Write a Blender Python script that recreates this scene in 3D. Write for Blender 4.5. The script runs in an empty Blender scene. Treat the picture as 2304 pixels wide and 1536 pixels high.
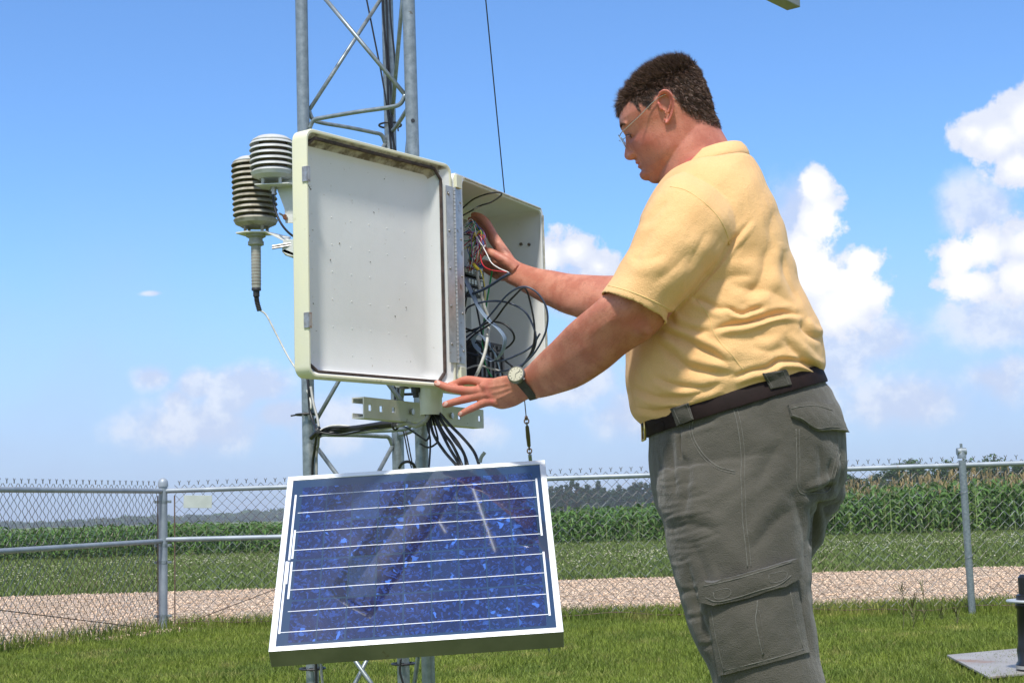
import bpy, bmesh, math, random
import numpy as np
from mathutils import Vector, Matrix
from mathutils.bvhtree import BVHTree
rng = np.random.default_rng(7); random.seed(7)
scene = bpy.context.scene
col = scene.collection
V = Vector
# ------------------------------------------------------------------ camera
FPX = 3400.0; EYE = np.array([0, 0, 0.88]); PITCH = math.atan(387/FPX); ROLL = math.radians(1.6)
_F = np.array([0, math.cos(PITCH), math.sin(PITCH)]); _r = np.array([1., 0, 0]); _u = np.array([0, -math.sin(PITCH), math.cos(PITCH)])
_R = math.cos(ROLL)*_r - math.sin(ROLL)*_u; _U = math.cos(ROLL)*_u + math.sin(ROLL)*_r
cd = bpy.data.cameras.new('camera'); cam = bpy.data.objects.new('camera', cd); col.objects.link(cam)
cd.sensor_width = 36; cd.lens = 36*FPX/2304; cd.clip_end = 9000; cd.clip_start = 0.05
cam.matrix_world = Matrix(((_R[0], _U[0], -_F[0], 0), (_R[1], _U[1], -_F[1], 0), (_R[2], _U[2], -_F[2], EYE[2]), (0, 0, 0, 1)))
scene.camera = cam
# ------------------------------------------------------------------ sun, sky, exposure
SUN_EL = math.radians(60); SUN_AZ = math.atan2(-0.22, -0.97)
SD = V((math.sin(SUN_AZ)*math.cos(SUN_EL), math.cos(SUN_AZ)*math.cos(SUN_EL), math.sin(SUN_EL)))
sl = bpy.data.lights.new('sun', 'SUN'); sl.energy = 4.3; sl.angle = math.radians(5); sl.color = (1, .95, .87)
so = bpy.data.objects.new('sun', sl); col.objects.link(so); so.rotation_euler = SD.to_track_quat('Z', 'Y').to_euler(); so.location = (3, -4, 9)
scene.view_settings.view_transform = 'Standard'; scene.view_settings.look = 'None'
scene.view_settings.exposure = 0.12; scene.view_settings.gamma = 1

def pdir(x, y):
    return _F + ((x-1152)/FPX)*_R - ((y-768)/FPX)*_U
def at(x, y, Y):
    d = pdir(x, y); q = EYE + d*Y/d[1]; return V((float(q[0]), float(q[1]), float(q[2])))
def gnd(x, y, z=0.0):
    d = pdir(x, y); q = EYE + d*(z-EYE[2])/d[2]; return V((float(q[0]), float(q[1]), float(q[2])))
def projn(A):
    v = np.asarray(A, float) - EYE; w = v@_F
    return np.stack([1152+FPX*(v@_R)/w, 768-FPX*(v@_U)/w], -1)

w = bpy.data.worlds.new('World'); scene.world = w; w.use_nodes = True
nt = w.node_tree; N = nt.nodes; L = nt.links; N.clear()
def nd(t, **k):
    n = N.new(t)
    for a, b in k.items():
        if a == 'i':
            for q, v in b.items():
                if isinstance(v, bpy.types.NodeSocket): L.new(v, n.inputs[q])
                else: n.inputs[q].default_value = v
        else: setattr(n, a, b)
    return n
def mth(op, a, b=0.0, c=None, clamp=False):
    i = {0: a, 1: b}
    if c is not None: i[2] = c
    return nd('ShaderNodeMath', operation=op, use_clamp=clamp, i=i).outputs[0]
def vm(op, a, b):
    n = nd('ShaderNodeVectorMath', operation=op, i={0: a, 1: b}); return n.outputs['Value'] if op == 'LENGTH' else n.outputs[0]
def mixc(f, a, b, bt='MIX'):
    n = nd('ShaderNodeMix', data_type='RGBA', blend_type=bt); 
    for k, v in ((0, f), (6, a), (7, b)):
        if isinstance(v, bpy.types.NodeSocket): L.new(v, n.inputs[k])
        else: n.inputs[k].default_value = v
    return n.outputs[2]
def mr(v, a, b, c=0.0, d=1.0, smooth=True):
    return nd('ShaderNodeMapRange', interpolation_type='SMOOTHSTEP' if smooth else 'LINEAR', i={0: v, 1: a, 2: b, 3: c, 4: d}).outputs[0]
sky = nd('ShaderNodeTexSky', sky_type='NISHITA', sun_disc=False, sun_elevation=SUN_EL, sun_rotation=SUN_AZ, altitude=50, air_density=1.0, dust_density=0.6, ozone_density=3.0)
skyc = mixc(1.0, sky.outputs[0], (.92, 1.25, 1.62, 1), 'MULTIPLY')
tc = nd('ShaderNodeTexCoord'); D = tc.outputs['Generated']
sep = nd('ShaderNodeSeparateXYZ', i={0: D})
yy = mth('MAXIMUM', sep.outputs[1], 0.05)
uv = nd('ShaderNodeCombineXYZ', i={0: mth('DIVIDE', sep.outputs[0], yy), 1: mth('DIVIDE', sep.outputs[2], yy), 2: 0.0}).outputs[0]
n1 = nd('ShaderNodeTexNoise', i={'Vector': D, 'Scale': 34.0, 'Detail': 8.0, 'Roughness': 0.62}).outputs[0]
n2 = nd('ShaderNodeTexNoise', i={'Vector': D, 'Scale': 9.0, 'Detail': 5.0, 'Roughness': 0.55}).outputs[0]
n3 = nd('ShaderNodeTexNoise', i={'Vector': D, 'Scale': 80.0, 'Detail': 8.0, 'Roughness': 0.6}).outputs[0]
def blobmask(bl):
    acc = None
    for (px, py, rx, ry) in bl:
        d = pdir(px, py); cu, cv = d[0]/d[1], d[2]/d[1]
        s = vm('SUBTRACT', uv, (cu, cv, 0)); s = vm('MULTIPLY', s, (FPX/rx, FPX/ry, 0)); s = mth('SUBTRACT', 1.0, vm('LENGTH', s, (0, 0, 0)))
        acc = s if acc is None else nd('ShaderNodeMath', operation='SMOOTH_MAX', i={0: acc, 1: s, 2: 0.25}).outputs[0]
    return acc
crisp = [(1832, 420, 55, 55), (1845, 500, 78, 70), (1800, 560, 55, 60), (1830, 620, 85, 90), (1945, 590, 55, 50), (1930, 650, 85, 75), (1880, 700, 90, 80),
         (2190, 300, 60, 48), (2250, 310, 90, 75), (2310, 270, 90, 110), (2290, 370, 80, 60), (2380, 330, 110, 120),
         (2160, 580, 60, 60), (2220, 560, 75, 75), (2300, 545, 75, 70), (2290, 620, 90, 70), (2190, 640, 80, 50), (2400, 590, 110, 110),
         (1290, 565, 75, 55), (1240, 580, 60, 60), (1350, 600, 60, 45), (1180, 600, 60, 50)]
m = blobmask(crisp)
dens = mth('ADD', m, mth('MULTIPLY', mth('SUBTRACT', n1, 0.5), 2.0)); dens = mth('ADD', dens, mth('MULTIPLY', mth('SUBTRACT', n3, 0.5), 1.3))
front = mr(sep.outputs[1], 0.2, 0.5)
alpha = mth('MULTIPLY', mr(dens, -0.05, 0.38), front)
soft = blobmask([(2190, 470, 110, 90), (1860, 780, 170, 150), (2240, 720, 190, 110), (1980, 760, 170, 80), (2260, 860, 90, 90), (560, 870, 140, 60), (340, 850, 70, 45),
                 (430, 960, 240, 90), (760, 950, 160, 80), (1280, 860, 150, 90), (2050, 900, 220, 90), (1850, 640, 120, 140), (2300, 620, 120, 160), (1300, 650, 130, 80), (1430, 930, 150, 90), (340, 660, 34, 9), (440, 868, 70, 50), (400, 905, 60, 50), (520, 900, 90, 55), (2280, 830, 70, 60), (1895, 765, 36, 26), (1800, 500, 100, 160), (2230, 850, 100, 60), (640, 930, 120, 50), (980, 960, 200, 60)])
sden = mth('ADD', soft, mth('MULTIPLY', mth('SUBTRACT', n1, 0.5), 1.0)); sden = mth('ADD', sden, mth('MULTIPLY', mth('SUBTRACT', n2, 0.5), 1.4))
salpha = mth('MULTIPLY', mth('MULTIPLY', mr(sden, -0.05, 0.65), front), 0.85)
# clouds over the rest of the sky (behind and above the camera)
rest = mth('MULTIPLY', mr(nd('ShaderNodeTexNoise', i={'Vector': D, 'Scale': 2.6, 'Detail': 9.0, 'Roughness': 0.6}).outputs[0], 0.40, 0.60), mth('MAXIMUM', mth('SUBTRACT', 1.0, mr(sep.outputs[1], 0.3, 0.6)), mr(sep.outputs[2], 0.50, 0.72)))
rest = mth('MULTIPLY', rest, mr(sep.outputs[2], 0.02, 0.15))
el = sep.outputs[2]
hz = mr(mth('ADD', el, mth('MULTIPLY', mth('SUBTRACT', n2, 0.5), 0.10)), 0.225, -0.02)
K = 7.2   # world background strength is 0.12; cloud radiance is given in the same units
c0 = mixc(mth('MULTIPLY', hz, 0.82), skyc, (0.50*K, 0.61*K, 0.93*K, 1))
c1 = mixc(salpha, c0, mixc(mr(n1, .42, .62), (0.66*K, 0.76*K, 1.0*K, 1), (0.88*K, 0.94*K, 1.08*K, 1)))
shade = mth('ADD', mr(mth('SUBTRACT', n2, mth('MULTIPLY', m, 0.45)), 0.50, 0.15), mth('MULTIPLY', mr(n1, .40, .62), .35), clamp=True)
cl = mixc(shade, (0.74*K, 0.82*K, 1.02*K, 1), (1.12*K, 1.13*K, 1.18*K, 1))
c2 = mixc(alpha, c1, cl)
c3 = mixc(mth('MULTIPLY', rest, 0.8), c2, (0.95*K, 0.98*K, 1.06*K, 1))
bg = nd('ShaderNodeBackground', i={0: c3, 1: 0.12}); wo = nd('ShaderNodeOutputWorld', i={0: bg.outputs[0]})

# ------------------------------------------------------------------ helpers
ORG = {}
def tag(o, label=None, cat=None, group=None, kind=None):
    if label: o['label'] = label
    if cat: o['category'] = cat
    if group: o['group'] = group
    if kind: o['kind'] = kind
    return o
def thing(name, loc, label, cat, group=None):
    o = bpy.data.objects.new(name, None); col.objects.link(o); o.location = loc; o.empty_display_size = .1
    ORG[o] = V(loc); return tag(o, label, cat, group)
def link(name, me, m, parent=None):
    o = bpy.data.objects.new(name, me); col.objects.link(o)
    if m is not None: me.materials.append(m)
    if parent is not None:
        o.parent = parent; g = ORG[parent]; me.transform(Matrix.Translation(-g)); ORG[o] = g
    else: ORG[o] = V((0, 0, 0))
    return o
def recenter(o, p):           # move a single-mesh thing's origin to p
    o.data.transform(Matrix.Translation(-V(p))); o.location = p; ORG[o] = V(p); return o
class MB:
    def __init__(s): s.v = []; s.f = []
    def add(s, vs, fs):
        n = len(s.v); s.v += [tuple(map(float, a)) for a in vs]; s.f += [tuple(i+n for i in f) for f in fs]; return s
    def box(s, c, sz, M=None, tf=None):
        M = M or Matrix.Identity(3); c = V(c)
        vs = [c + M@V((x*sz[0]/2, y*sz[1]/2, z*sz[2]/2)) for x in (-1, 1) for y in (-1, 1) for z in (-1, 1)]
        return s.add(vs, [(0, 1, 3, 2), (4, 6, 7, 5), (0, 4, 5, 1), (2, 3, 7, 6), (0, 2, 6, 4), (1, 5, 7, 3)])
    def tube(s, pts, r, n=8, cap=True, flat=None):
        pts = [V(p) for p in pts]; k = len(pts); rr = r if isinstance(r, (list, tuple, np.ndarray)) else [r]*k
        t = (pts[1]-pts[0]).normalized(); a = t.orthogonal().normalized(); rings = []
        for i, p in enumerate(pts):
            t2 = (pts[min(i+1, k-1)]-pts[max(i-1, 0)])
            if t2.length > 1e-9: t2.normalize()
            else: t2 = t
            a = (a - t2*a.dot(t2))
            a = a.normalized() if a.length > 1e-6 else t2.orthogonal().normalized()
            b = t2.cross(a); t = t2
            rings.append([p + (a*math.cos(q)*rr[i] + b*math.sin(q)*rr[i]*(flat or 1)) for q in [2*math.pi*j/n for j in range(n)]])
        return s.loft(rings, cap)
    def loft(s, rings, cap=True, closed=True):
        n = len(rings[0]); vs = [v for r in rings for v in r]; fs = []
        for i in range(len(rings)-1):
            for j in range(n if closed else n-1):
                a = i*n+j; b = i*n+(j+1) % n; fs.append((a, b, b+n, a+n))
        if cap: fs.append(tuple(range(n-1, -1, -1))); fs.append(tuple(range((len(rings)-1)*n, len(rings)*n)))
        return s.add(vs, fs)
    def lathe(s, prof, o, ax=V((0, 0, 1)), n=32, cap=True):
        ax = V(ax).normalized(); a = ax.orthogonal().normalized(); b = ax.cross(a); o = V(o)
        return s.loft([[o+ax*z+(a*math.cos(2*math.pi*j/n)+b*math.sin(2*math.pi*j/n))*r for j in range(n)] for r, z in prof], cap)
    def prism(s, poly, dvec):
        n = len(poly); d = V(dvec); vs = [V(p) for p in poly]+[V(p)+d for p in poly]
        fs = [tuple(range(n-1, -1, -1)), tuple(range(n, 2*n))]+[(i, (i+1) % n, (i+1) % n+n, i+n) for i in range(n)]
        return s.add(vs, fs)
    def mesh(s, name='m', smooth=False):
        me = bpy.data.meshes.new(name); me.from_pydata(s.v, [], s.f); me.validate(); bm = bmesh.new(); bm.from_mesh(me)
        bmesh.ops.recalc_face_normals(bm, faces=bm.faces); bm.to_mesh(me); bm.free()
        if smooth: me.shade_smooth()
        return me
    def build(s, name, m, parent=None, smooth=False, bevel=0, auto=False):
        me = s.mesh(name, smooth or auto); o = link(name, me, m, parent)
        if auto: me.set_sharp_from_angle(angle=math.radians(38))
        if bevel:
            b = o.modifiers.new('bevel', 'BEVEL'); b.width = bevel; b.segments = 2; b.limit_method = 'ANGLE'; b.angle_limit = math.radians(35)
        return o
def sm(pts, k=6):
    P = [V(p) for p in pts]; P = [P[0]*2-P[1]]+P+[P[-1]*2-P[-2]]; out = []
    for i in range(1, len(P)-2):
        a, b, c, d = P[i-1], P[i], P[i+1], P[i+2]
        for j in range(k):
            t = j/k; out.append(0.5*((2*b)+(c-a)*t+(2*a-5*b+4*c-d)*t*t+(3*b-a-3*c+d)*t**3))
    return out+[P[-2]]
def npmesh(name, verts, faces, m, parent=None, smooth=False):   # fast path for big meshes, faces all same size
    verts = np.asarray(verts, np.float32); faces = np.asarray(faces, np.int32); k = faces.shape[1]
    me = bpy.data.meshes.new(name); me.vertices.add(len(verts)); me.vertices.foreach_set('co', verts.ravel())
    me.loops.add(faces.size); me.loops.foreach_set('vertex_index', faces.ravel())
    me.polygons.add(len(faces)); me.polygons.foreach_set('loop_start', np.arange(0, faces.size, k, dtype=np.int32))
    me.update(calc_edges=True); me.validate()
    if smooth: me.shade_smooth()
    return link(name, me, m, parent)
# ------------------------------------------------------------------ materials
def mat(name, c, rough=.6, metal=0, spec=.5, c2=None, sc=20, det=4, mixr=(.35, .65), bump=0, bsc=200, bdist=.002, sss=0, coat=0, vec='Object', spots=None, obj_var=0, stretch=None, aniso=None, sheen=0, transl=0):
    m = bpy.data.materials.new(name); m.use_nodes = True; nt = m.node_tree; nn = nt.nodes; ll = nt.links
    b = nn['Principled BSDF']; b.inputs['Roughness'].default_value = rough; b.inputs['Metallic'].default_value = metal
    b.inputs['Specular IOR Level'].default_value = spec; b.inputs['Base Color'].default_value = (*c, 1); b.inputs['Coat Weight'].default_value = coat
    if sheen: b.inputs['Sheen Weight'].default_value = sheen; b.inputs['Sheen Roughness'].default_value = .5
    if sss: b.inputs['Subsurface Weight'].default_value = sss; b.inputs['Subsurface Radius'].default_value = (1, .35, .2); b.inputs['Subsurface Scale'].default_value = .006
    t = nn.new('ShaderNodeTexCoord'); src = t.outputs[vec]
    if stretch:
        mp = nn.new('ShaderNodeMapping'); mp.inputs['Scale'].default_value = stretch; ll.new(src, mp.inputs[0]); src = mp.outputs[0]
    def noise(scale, d=4, r=.6):
        n = nn.new('ShaderNodeTexNoise'); n.inputs['Scale'].default_value = scale; n.inputs['Detail'].default_value = d; n.inputs['Roughness'].default_value = r; ll.new(src, n.inputs['Vector']); return n.outputs[0]
    def rmp(v, a, b_):
        q = nn.new('ShaderNodeMapRange'); q.inputs[1].default_value = a; q.inputs[2].default_value = b_; ll.new(v, q.inputs[0]); return q.outputs[0]
    def mx(f, a, b_, bt='MIX'):
        q = nn.new('ShaderNodeMix'); q.data_type = 'RGBA'; q.blend_type = bt
        for k, v in ((0, f), (6, a), (7, b_)):
            if isinstance(v, bpy.types.NodeSocket): ll.new(v, q.inputs[k])
            else: q.inputs[k].default_value = v
        return q.outputs[2]
    cur = (*c, 1)
    if c2 is not None: cur = mx(rmp(noise(sc, det), *mixr), (*c, 1), (*c2, 1))
    for (sc3, a, b3, cc) in (spots or []): cur = mx(rmp(noise(sc3, 5), a, b3), cur, (*cc, 1))
    if obj_var:
        g = nn.new('ShaderNodeNewGeometry'); q = nn.new('ShaderNodeMapRange'); ll.new(g.outputs['Random Per Island'], q.inputs[0]); q.inputs[3].default_value = 1-obj_var; q.inputs[4].default_value = 1+obj_var
        cur = mx(1.0, cur, q.outputs[0], 'MULTIPLY')
    if isinstance(cur, bpy.types.NodeSocket): ll.new(cur, b.inputs['Base Color'])
    if bump:
        bn = nn.new('ShaderNodeBump'); bn.inputs['Strength'].default_value = bump; bn.inputs['Distance'].default_value = bdist; ll.new(noise(bsc, 3), bn.inputs['Height']); ll.new(bn.outputs[0], b.inputs['Normal'])
    if transl:
        tr = nn.new('ShaderNodeBsdfTranslucent'); ms = nn.new('ShaderNodeMixShader'); ms.inputs[0].default_value = transl
        if isinstance(cur, bpy.types.NodeSocket): ll.new(cur, tr.inputs[0])
        else: tr.inputs[0].default_value = cur
        ll.new(b.outputs[0], ms.inputs[1]); ll.new(tr.outputs[0], ms.inputs[2]); ll.new(ms.outputs[0], nn['Material Output'].inputs[0])
    return m
galv = mat('galvanised_steel', (.30, .34, .36), .42, .55, c2=(.20, .235, .25), sc=60, bump=.15, bsc=120, spots=[(14, .62, .70, (.40, .43, .44)), (35, .68, .72, (.16, .15, .13))])
galv2 = mat('galvanised_rail', (.34, .38, .42), .5, .3, c2=(.25, .29, .33), sc=8, bump=.1, spots=[(9, .66, .72, (.23, .2, .17))])
wirem = mat('chain_wire', (.19, .21, .215), .5, .35, c2=(.13, .11, .09), sc=5, spots=[(1.3, .55, .65, (.2, .16, .12))])
rusty = mat('rusty_wire', (.12, .07, .045), .8, .2, c2=(.2, .15, .12), sc=30)
whitebox = mat('fibreglass_white', (.74, .75, .735), .42, c2=(.69, .70, .68), sc=5, bump=.08, bsc=400, spots=[(60, .70, .74, (.42, .38, .30)), (9, .66, .85, (.58, .56, .48))])
cream = mat('weathered_cream', (.72, .70, .50), .5, c2=(.68, .67, .52), sc=12, bump=.1, bsc=300, spots=[(26, .64, .72, (.42, .40, .26))])
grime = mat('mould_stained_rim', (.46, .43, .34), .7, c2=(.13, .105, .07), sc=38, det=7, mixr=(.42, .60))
gasketm = mat('gasket_rubber', (.035, .025, .02), .8, c2=(.09, .06, .05), sc=50)
blackp = mat('black_cable_jacket', (.013, .013, .015), .4)
blackp2 = mat('black_plastic', (.02, .02, .022), .5, c2=(.03, .03, .033), sc=30)
bluegr = mat('dark_blue_jacket', (.035, .05, .085), .4)
grayc = mat('grey_cable_jacket', (.38, .38, .36), .5, c2=(.3, .3, .28), sc=30)
whitec = mat('white_cable_jacket', (.62, .62, .58), .5, c2=(.45, .45, .4), sc=60)
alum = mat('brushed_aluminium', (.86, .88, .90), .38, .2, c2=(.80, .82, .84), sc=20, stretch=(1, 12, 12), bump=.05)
alum_shade = mat('shaded_frame_aluminium', (.20, .20, .17), .5, .3, c2=(.14, .145, .12), sc=9, spots=[(30, .66, .7, (.15, .13, .1))])  # darker aluminium: shade of the frame's lower side put into the colour, plus spots
hingem = mat('hinge_steel', (.50, .51, .51), .42, .6, c2=(.40, .41, .41), sc=60, spots=[(38, .60, .66, (.26, .21, .15))])
steel = mat('zinc_bolt', (.5, .5, .5), .35, .9, c2=(.35, .33, .3), sc=80)
shieldm = mat('shield_plastic', (.52, .53, .52), .45, c2=(.38, .37, .33), sc=22, mixr=(.45, .75))
shieldm2 = mat('weathered_shield_plastic', (.40, .37, .30), .6, c2=(.20, .175, .12), sc=30, mixr=(.4, .62))
stemm = mat('shield_core', (.30, .235, .19), .8, c2=(.20, .15, .12), sc=40)
probem = mat('probe_grey', (.36, .36, .31), .5, c2=(.28, .28, .24), sc=40)
chanm = mat('painted_channel', (.62, .61, .58), .5, c2=(.54, .53, .50), sc=14, spots=[(40, .66, .7, (.3, .28, .2))])
# ================================================================== the setting
lawnm = mat('lawn_soil_and_grass', (.18, .22, .04), .9, spec=.2, c2=(.13, .17, .035), sc=1.3, det=8, bump=.6, bsc=40, bdist=.02, spots=[(16, .60, .72, (.26, .27, .07)), (3.2, .60, .75, (.23, .21, .07))])
clovm = mat('field_grass_ground', (.11, .155, .045), .9, spec=.2, c2=(.14, .175, .055), sc=.5, det=8, bump=.6, bsc=20, bdist=.03)
gravm = mat('gravel_stones', (.50, .39, .29), .9, spec=.3, c2=(.36, .26, .18), sc=30, det=8, mixr=(.4, .6), bump=1.0, bsc=45, bdist=.02, spots=[(70, .60, .63, (.72, .66, .60)), (1.1, .50, .72, (.40, .30, .23)), (95, .62, .66, (.18, .13, .10))])
def struct(o, kind='structure', label=None, cat=None): return tag(o, label, cat, None, kind)
B = MB()
B.add([(-4000, -600, 0), (4000, -600, 0), (4000, 8000, 0), (-4000, 8000, 0)], [(0, 1, 2, 3)]); struct(B.build('ground', clovm))
# inner lawn (inside and just outside the fence)
B = MB(); B.add([(-60, -40, .004), (60, -40, .004), (60, 19.0, .004), (-60, 19.0, .004)], [(0, 1, 2, 3)]); struct(B.build('lawn', lawnm))
# gravel road with ragged edges
xs = np.arange(-60, 60.01, .25)
near = 13.15+.02*xs + .10*np.sin(xs*1.7)+rng.normal(0, .05, len(xs)); near = near - np.clip((-2.0-xs)*1.25, 0, 3.4); far = 19.65+.045*xs+rng.normal(0, .06, len(xs))
vs = [(x, a, .012) for x, a in zip(xs, near)]+[(x, a, .012) for x, a in zip(xs, far)]; n = len(xs)
B = MB(); B.add(vs, [(i, i+1, n+i+1, n+i) for i in range(n-1)]); struct(B.build('gravel_road', gravm))
def near_at(x): return np.interp(x, xs, near)
def far_at(x): return np.interp(x, xs, far)
# stones
def icos(cent, size, m, name):
    t = np.array([(1, 0, 0), (-1, 0, 0), (0, 1, 0), (0, -1, 0), (0, 0, 1), (0, 0, -1)], float); fc = np.array([(0, 2, 4), (2, 1, 4), (1, 3, 4), (3, 0, 4), (2, 0, 5), (1, 2, 5), (3, 1, 5), (0, 3, 5)])
    k = len(cent); j = t[None]*size[:, None, None]*rng.uniform(.6, 1.3, (k, 6, 1)); a = rng.uniform(0, 6.28, k); c, s = np.cos(a)[:, None], np.sin(a)[:, None]
    v = np.stack([j[..., 0]*c-j[..., 1]*s, j[..., 0]*s+j[..., 1]*c, j[..., 2]*.6], -1)+cent[:, None]
    f = fc[None]+(np.arange(k)*6)[:, None, None]
    return npmesh(name, v.reshape(-1, 3), f.reshape(-1, 3), m)
k = 42000; gx = rng.uniform(-6.5, 7, k); gy = near_at(gx)+(far_at(gx)-near_at(gx))*rng.uniform(-.015, 1.01, k)**1.1
stonem = mat('loose_stones', (.52, .42, .32), .85, obj_var=.6, c2=(.54, .37, .24), sc=3)
struct(icos(np.stack([gx, gy, np.full(k, .016)], -1), rng.uniform(.006, .020, k), stonem, 'gravel'), 'stuff', 'loose pale pinkish gravel stones covering the track beyond the fence', 'gravel')
# grass blades
def blades(x, y, h, wd, m, name, lean=.5, z0=0.0):
    k = len(x); a = rng.uniform(0, 2*np.pi, k); b = rng.uniform(0, 2*np.pi, k); ln = lean*h*rng.uniform(.2, 1.2, k)
    wx, wy = np.cos(a)*wd/2, np.sin(a)*wd/2; lx, ly = np.cos(b)*ln, np.sin(b)*ln; z = np.full(k, z0)
    v = np.stack([np.stack([x-wx, y-wy, z], -1), np.stack([x+wx, y+wy, z], -1), np.stack([x+lx*.35+wx*.7, y+ly*.35+wy*.7, z+h*.6], -1), np.stack([x+lx*.35-wx*.7, y+ly*.35-wy*.7, z+h*.6], -1), np.stack([x+lx, y+ly, z+h], -1)], 1)
    tri = np.array([(0, 1, 2), (0, 2, 3), (3, 2, 4)]); f = tri[None]+(np.arange(k)*5)[:, None, None]
    return npmesh(name, v.reshape(-1, 3), f.reshape(-1, 3), m)
bladem = mat('grass_blades', (.225, .275, .042), .6, spec=.25, c2=(.135, .19, .034), sc=1.1, det=7, obj_var=.4, transl=.35, spots=[(2.6, .56, .72, (.40, .36, .12)), (7.0, .62, .72, (.34, .27, .12))])
k = 230000; y = 6.2+(13.6-6.2)*rng.uniform(0, 1, k)**.85; x = rng.uniform(-1, 1, k)*(.36*y+.4)
ok = y < near_at(x)+.10; x, y = x[ok], y[ok]
pn = .5+.5*np.sin(x*2.1+1.3*np.sin(y*1.7))*np.sin(y*2.9+x)
struct(blades(x, y, rng.uniform(.018, .048, len(x))*(.8+.5*pn), rng.uniform(.004, .008, len(x)), bladem, 'lawn_grass', .8), 'stuff', 'short bright green mown grass inside the fence', 'grass')
k = 14000; x = rng.uniform(-5, 6.5, k); base = np.where(x > -2.9, 12.5-.1*x, 12.6+1.9*(x+2.97)*1.0)
y = base+rng.normal(0, .16, k); struct(blades(x, y, rng.uniform(.05, .15, k), rng.uniform(.004, .008, k), bladem, 'fence_line_grass', .6), 'stuff', 'taller unmown grass tufts along the foot of the fence', 'grass')
k = 5000; x = rng.uniform(-6.5, 7, k); y = near_at(x)-rng.exponential(.12, k)+.06; struct(blades(x, y, rng.uniform(.04, .10, k), rng.uniform(.006, .010, k), bladem, 'road_edge_grass', .8), 'stuff', 'ragged grass along the near edge of the gravel track', 'grass')
fieldm = mat('field_grass_blades', (.14, .195, .055), .7, spec=.2, c2=(.17, .21, .065), sc=.6, det=7, obj_var=.45, transl=.3)
k = 90000; y = 19.5+(43-19.5)*rng.uniform(0, 1, k)**1.2; x = rng.uniform(-1, 1, k)*(.37*y+.6); ok = y > far_at(x)-.08; x, y = x[ok], y[ok]
struct(blades(x, y, rng.uniform(.03, .09, len(x)), rng.uniform(.012, .03, len(x)), fieldm, 'field_grass', 1.0), 'stuff', 'rough darker green grass and clover between the track and the corn', 'grass')
cloverm = mat('clover_heads', (.46, .45, .30), .8, obj_var=.25)
k = 5200; y = rng.normal(30, 4.5, k); y = np.where(rng.uniform(0, 1, k) < .12, rng.uniform(21, 41, k), y); x = rng.uniform(-1, 1, k)*(.37*y+.6)
d = np.sin(x*.9+.6*y)*.5+np.sin(x*.37-y*.5+2)*.5+rng.normal(0, .45, k); ok = (d > -.1) & (y > 21) & (y < 41); x, y = x[ok], y[ok]
struct(icos(np.stack([x, y, rng.uniform(.06, .10, len(x))], -1), rng.uniform(.008, .022, len(x)), cloverm, 'clover_flowers'), 'stuff', 'small cream clover flowers scattered through the grass before the corn', 'flowers')

# ------------------------------------------------------------------ corn
leafm = mat('corn_leaf', (.065, .140, .028), .5, spec=.35, c2=(.11, .20, .045), sc=2.5, obj_var=.45, transl=.3)
tasselm = mat('corn_tassel', (.36, .28, .14), .8, c2=(.30, .22, .10), sc=3, obj_var=.2)
stalkm = mat('corn_stalk', (.17, .25, .07), .6, c2=(.24, .27, .09), sc=3)
def corn_plant(h, seed, wide=1.0):
    r = np.random.default_rng(seed); v = []; f = []
    nl = int(7+h*4.0); ph = r.uniform(0, 3.1)
    for i in range(nl):
        z0 = h*(.05+.85*i/nl); a = ph+(i % 2)*np.pi+r.normal(0, .9); ln = h*r.uniform(.28, .46)*wide*(1-.3*abs(i/nl-.5)); up = r.uniform(.5, 1.15)
        d = np.array([np.cos(a), np.sin(a)]); q = np.array([-d[1], d[0]]); wmax = .045*wide*r.uniform(.8, 1.2); S = 5; n0 = len(v)
        for s in range(S+1):
            t = s/S; xy = d*ln*(t*.85); z = z0+ln*(up*t-1.25*up*t*t*r.uniform(.9, 1.1)); wv = wmax*(1-t)**.6*min(1, .5+t*3); tw = q*wv
            v.append((xy[0]+tw[0], xy[1]+tw[1], z+wv*.5)); v.append((xy[0]-tw[0], xy[1]-tw[1], z-wv*.2))
        for s in range(S): f.append((n0+2*s, n0+2*s+1, n0+2*s+3, n0+2*s+2))
    return np.array(v), np.array(f)
def stalk(h, r=.012):
    B = MB(); B.tube([(0, 0, 0), (0, 0, h*.5), (0, 0, h*.93)], [r*1.2, r, r*.6], 4, False); return np.array(B.v), np.array(B.f)
def tassel(h, seed):
    r = np.random.default_rng(seed); v = []; f = []
    for i in range(7):
        a = r.uniform(0, 6.28); L_ = r.uniform(.09, .19); sp = r.uniform(0, .8) if i else 0
        p0 = np.array([0, 0, h*.92]); p1 = p0+np.array([np.cos(a)*sp*L_, np.sin(a)*sp*L_, L_]); q = np.array([-np.sin(a), np.cos(a), 0])*.008; n0 = len(v)
        v += [p0-q*.4, p0+q*.4, p1+q, p1-q]; f.append((n0, n0+1, n0+2, n0+3))
    return np.array(v), np.array(f)
def corn_h(x): return np.interp(x, [-20, -7, -2, 2.0, 5, 8.5, 12, 18], [.84, .88, .94, .99, 1.10, 1.28, 1.46, 1.66])
def corn_front(x): return 42.0+.22*(x*.5)
LV = [corn_plant(1.0, s, 1.05) for s in range(8)]; SV = stalk(1.0); TV = [tassel(1.0, s) for s in range(5)]
acc = {'l': [[], [], 0], 's': [[], [], 0], 't': [[], [], 0]}
def put(key, vf, x, y, h, a, sxy=1):
    v, f = vf; c, s = math.cos(a), math.sin(a); w_ = np.stack([(v[:, 0]*c-v[:, 1]*s)*sxy+x, (v[:, 0]*s+v[:, 1]*c)*sxy+y, v[:, 2]*h], -1); A = acc[key]
    A[0].append(w_); A[1].append(f+A[2]); A[2] += len(v)
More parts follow.
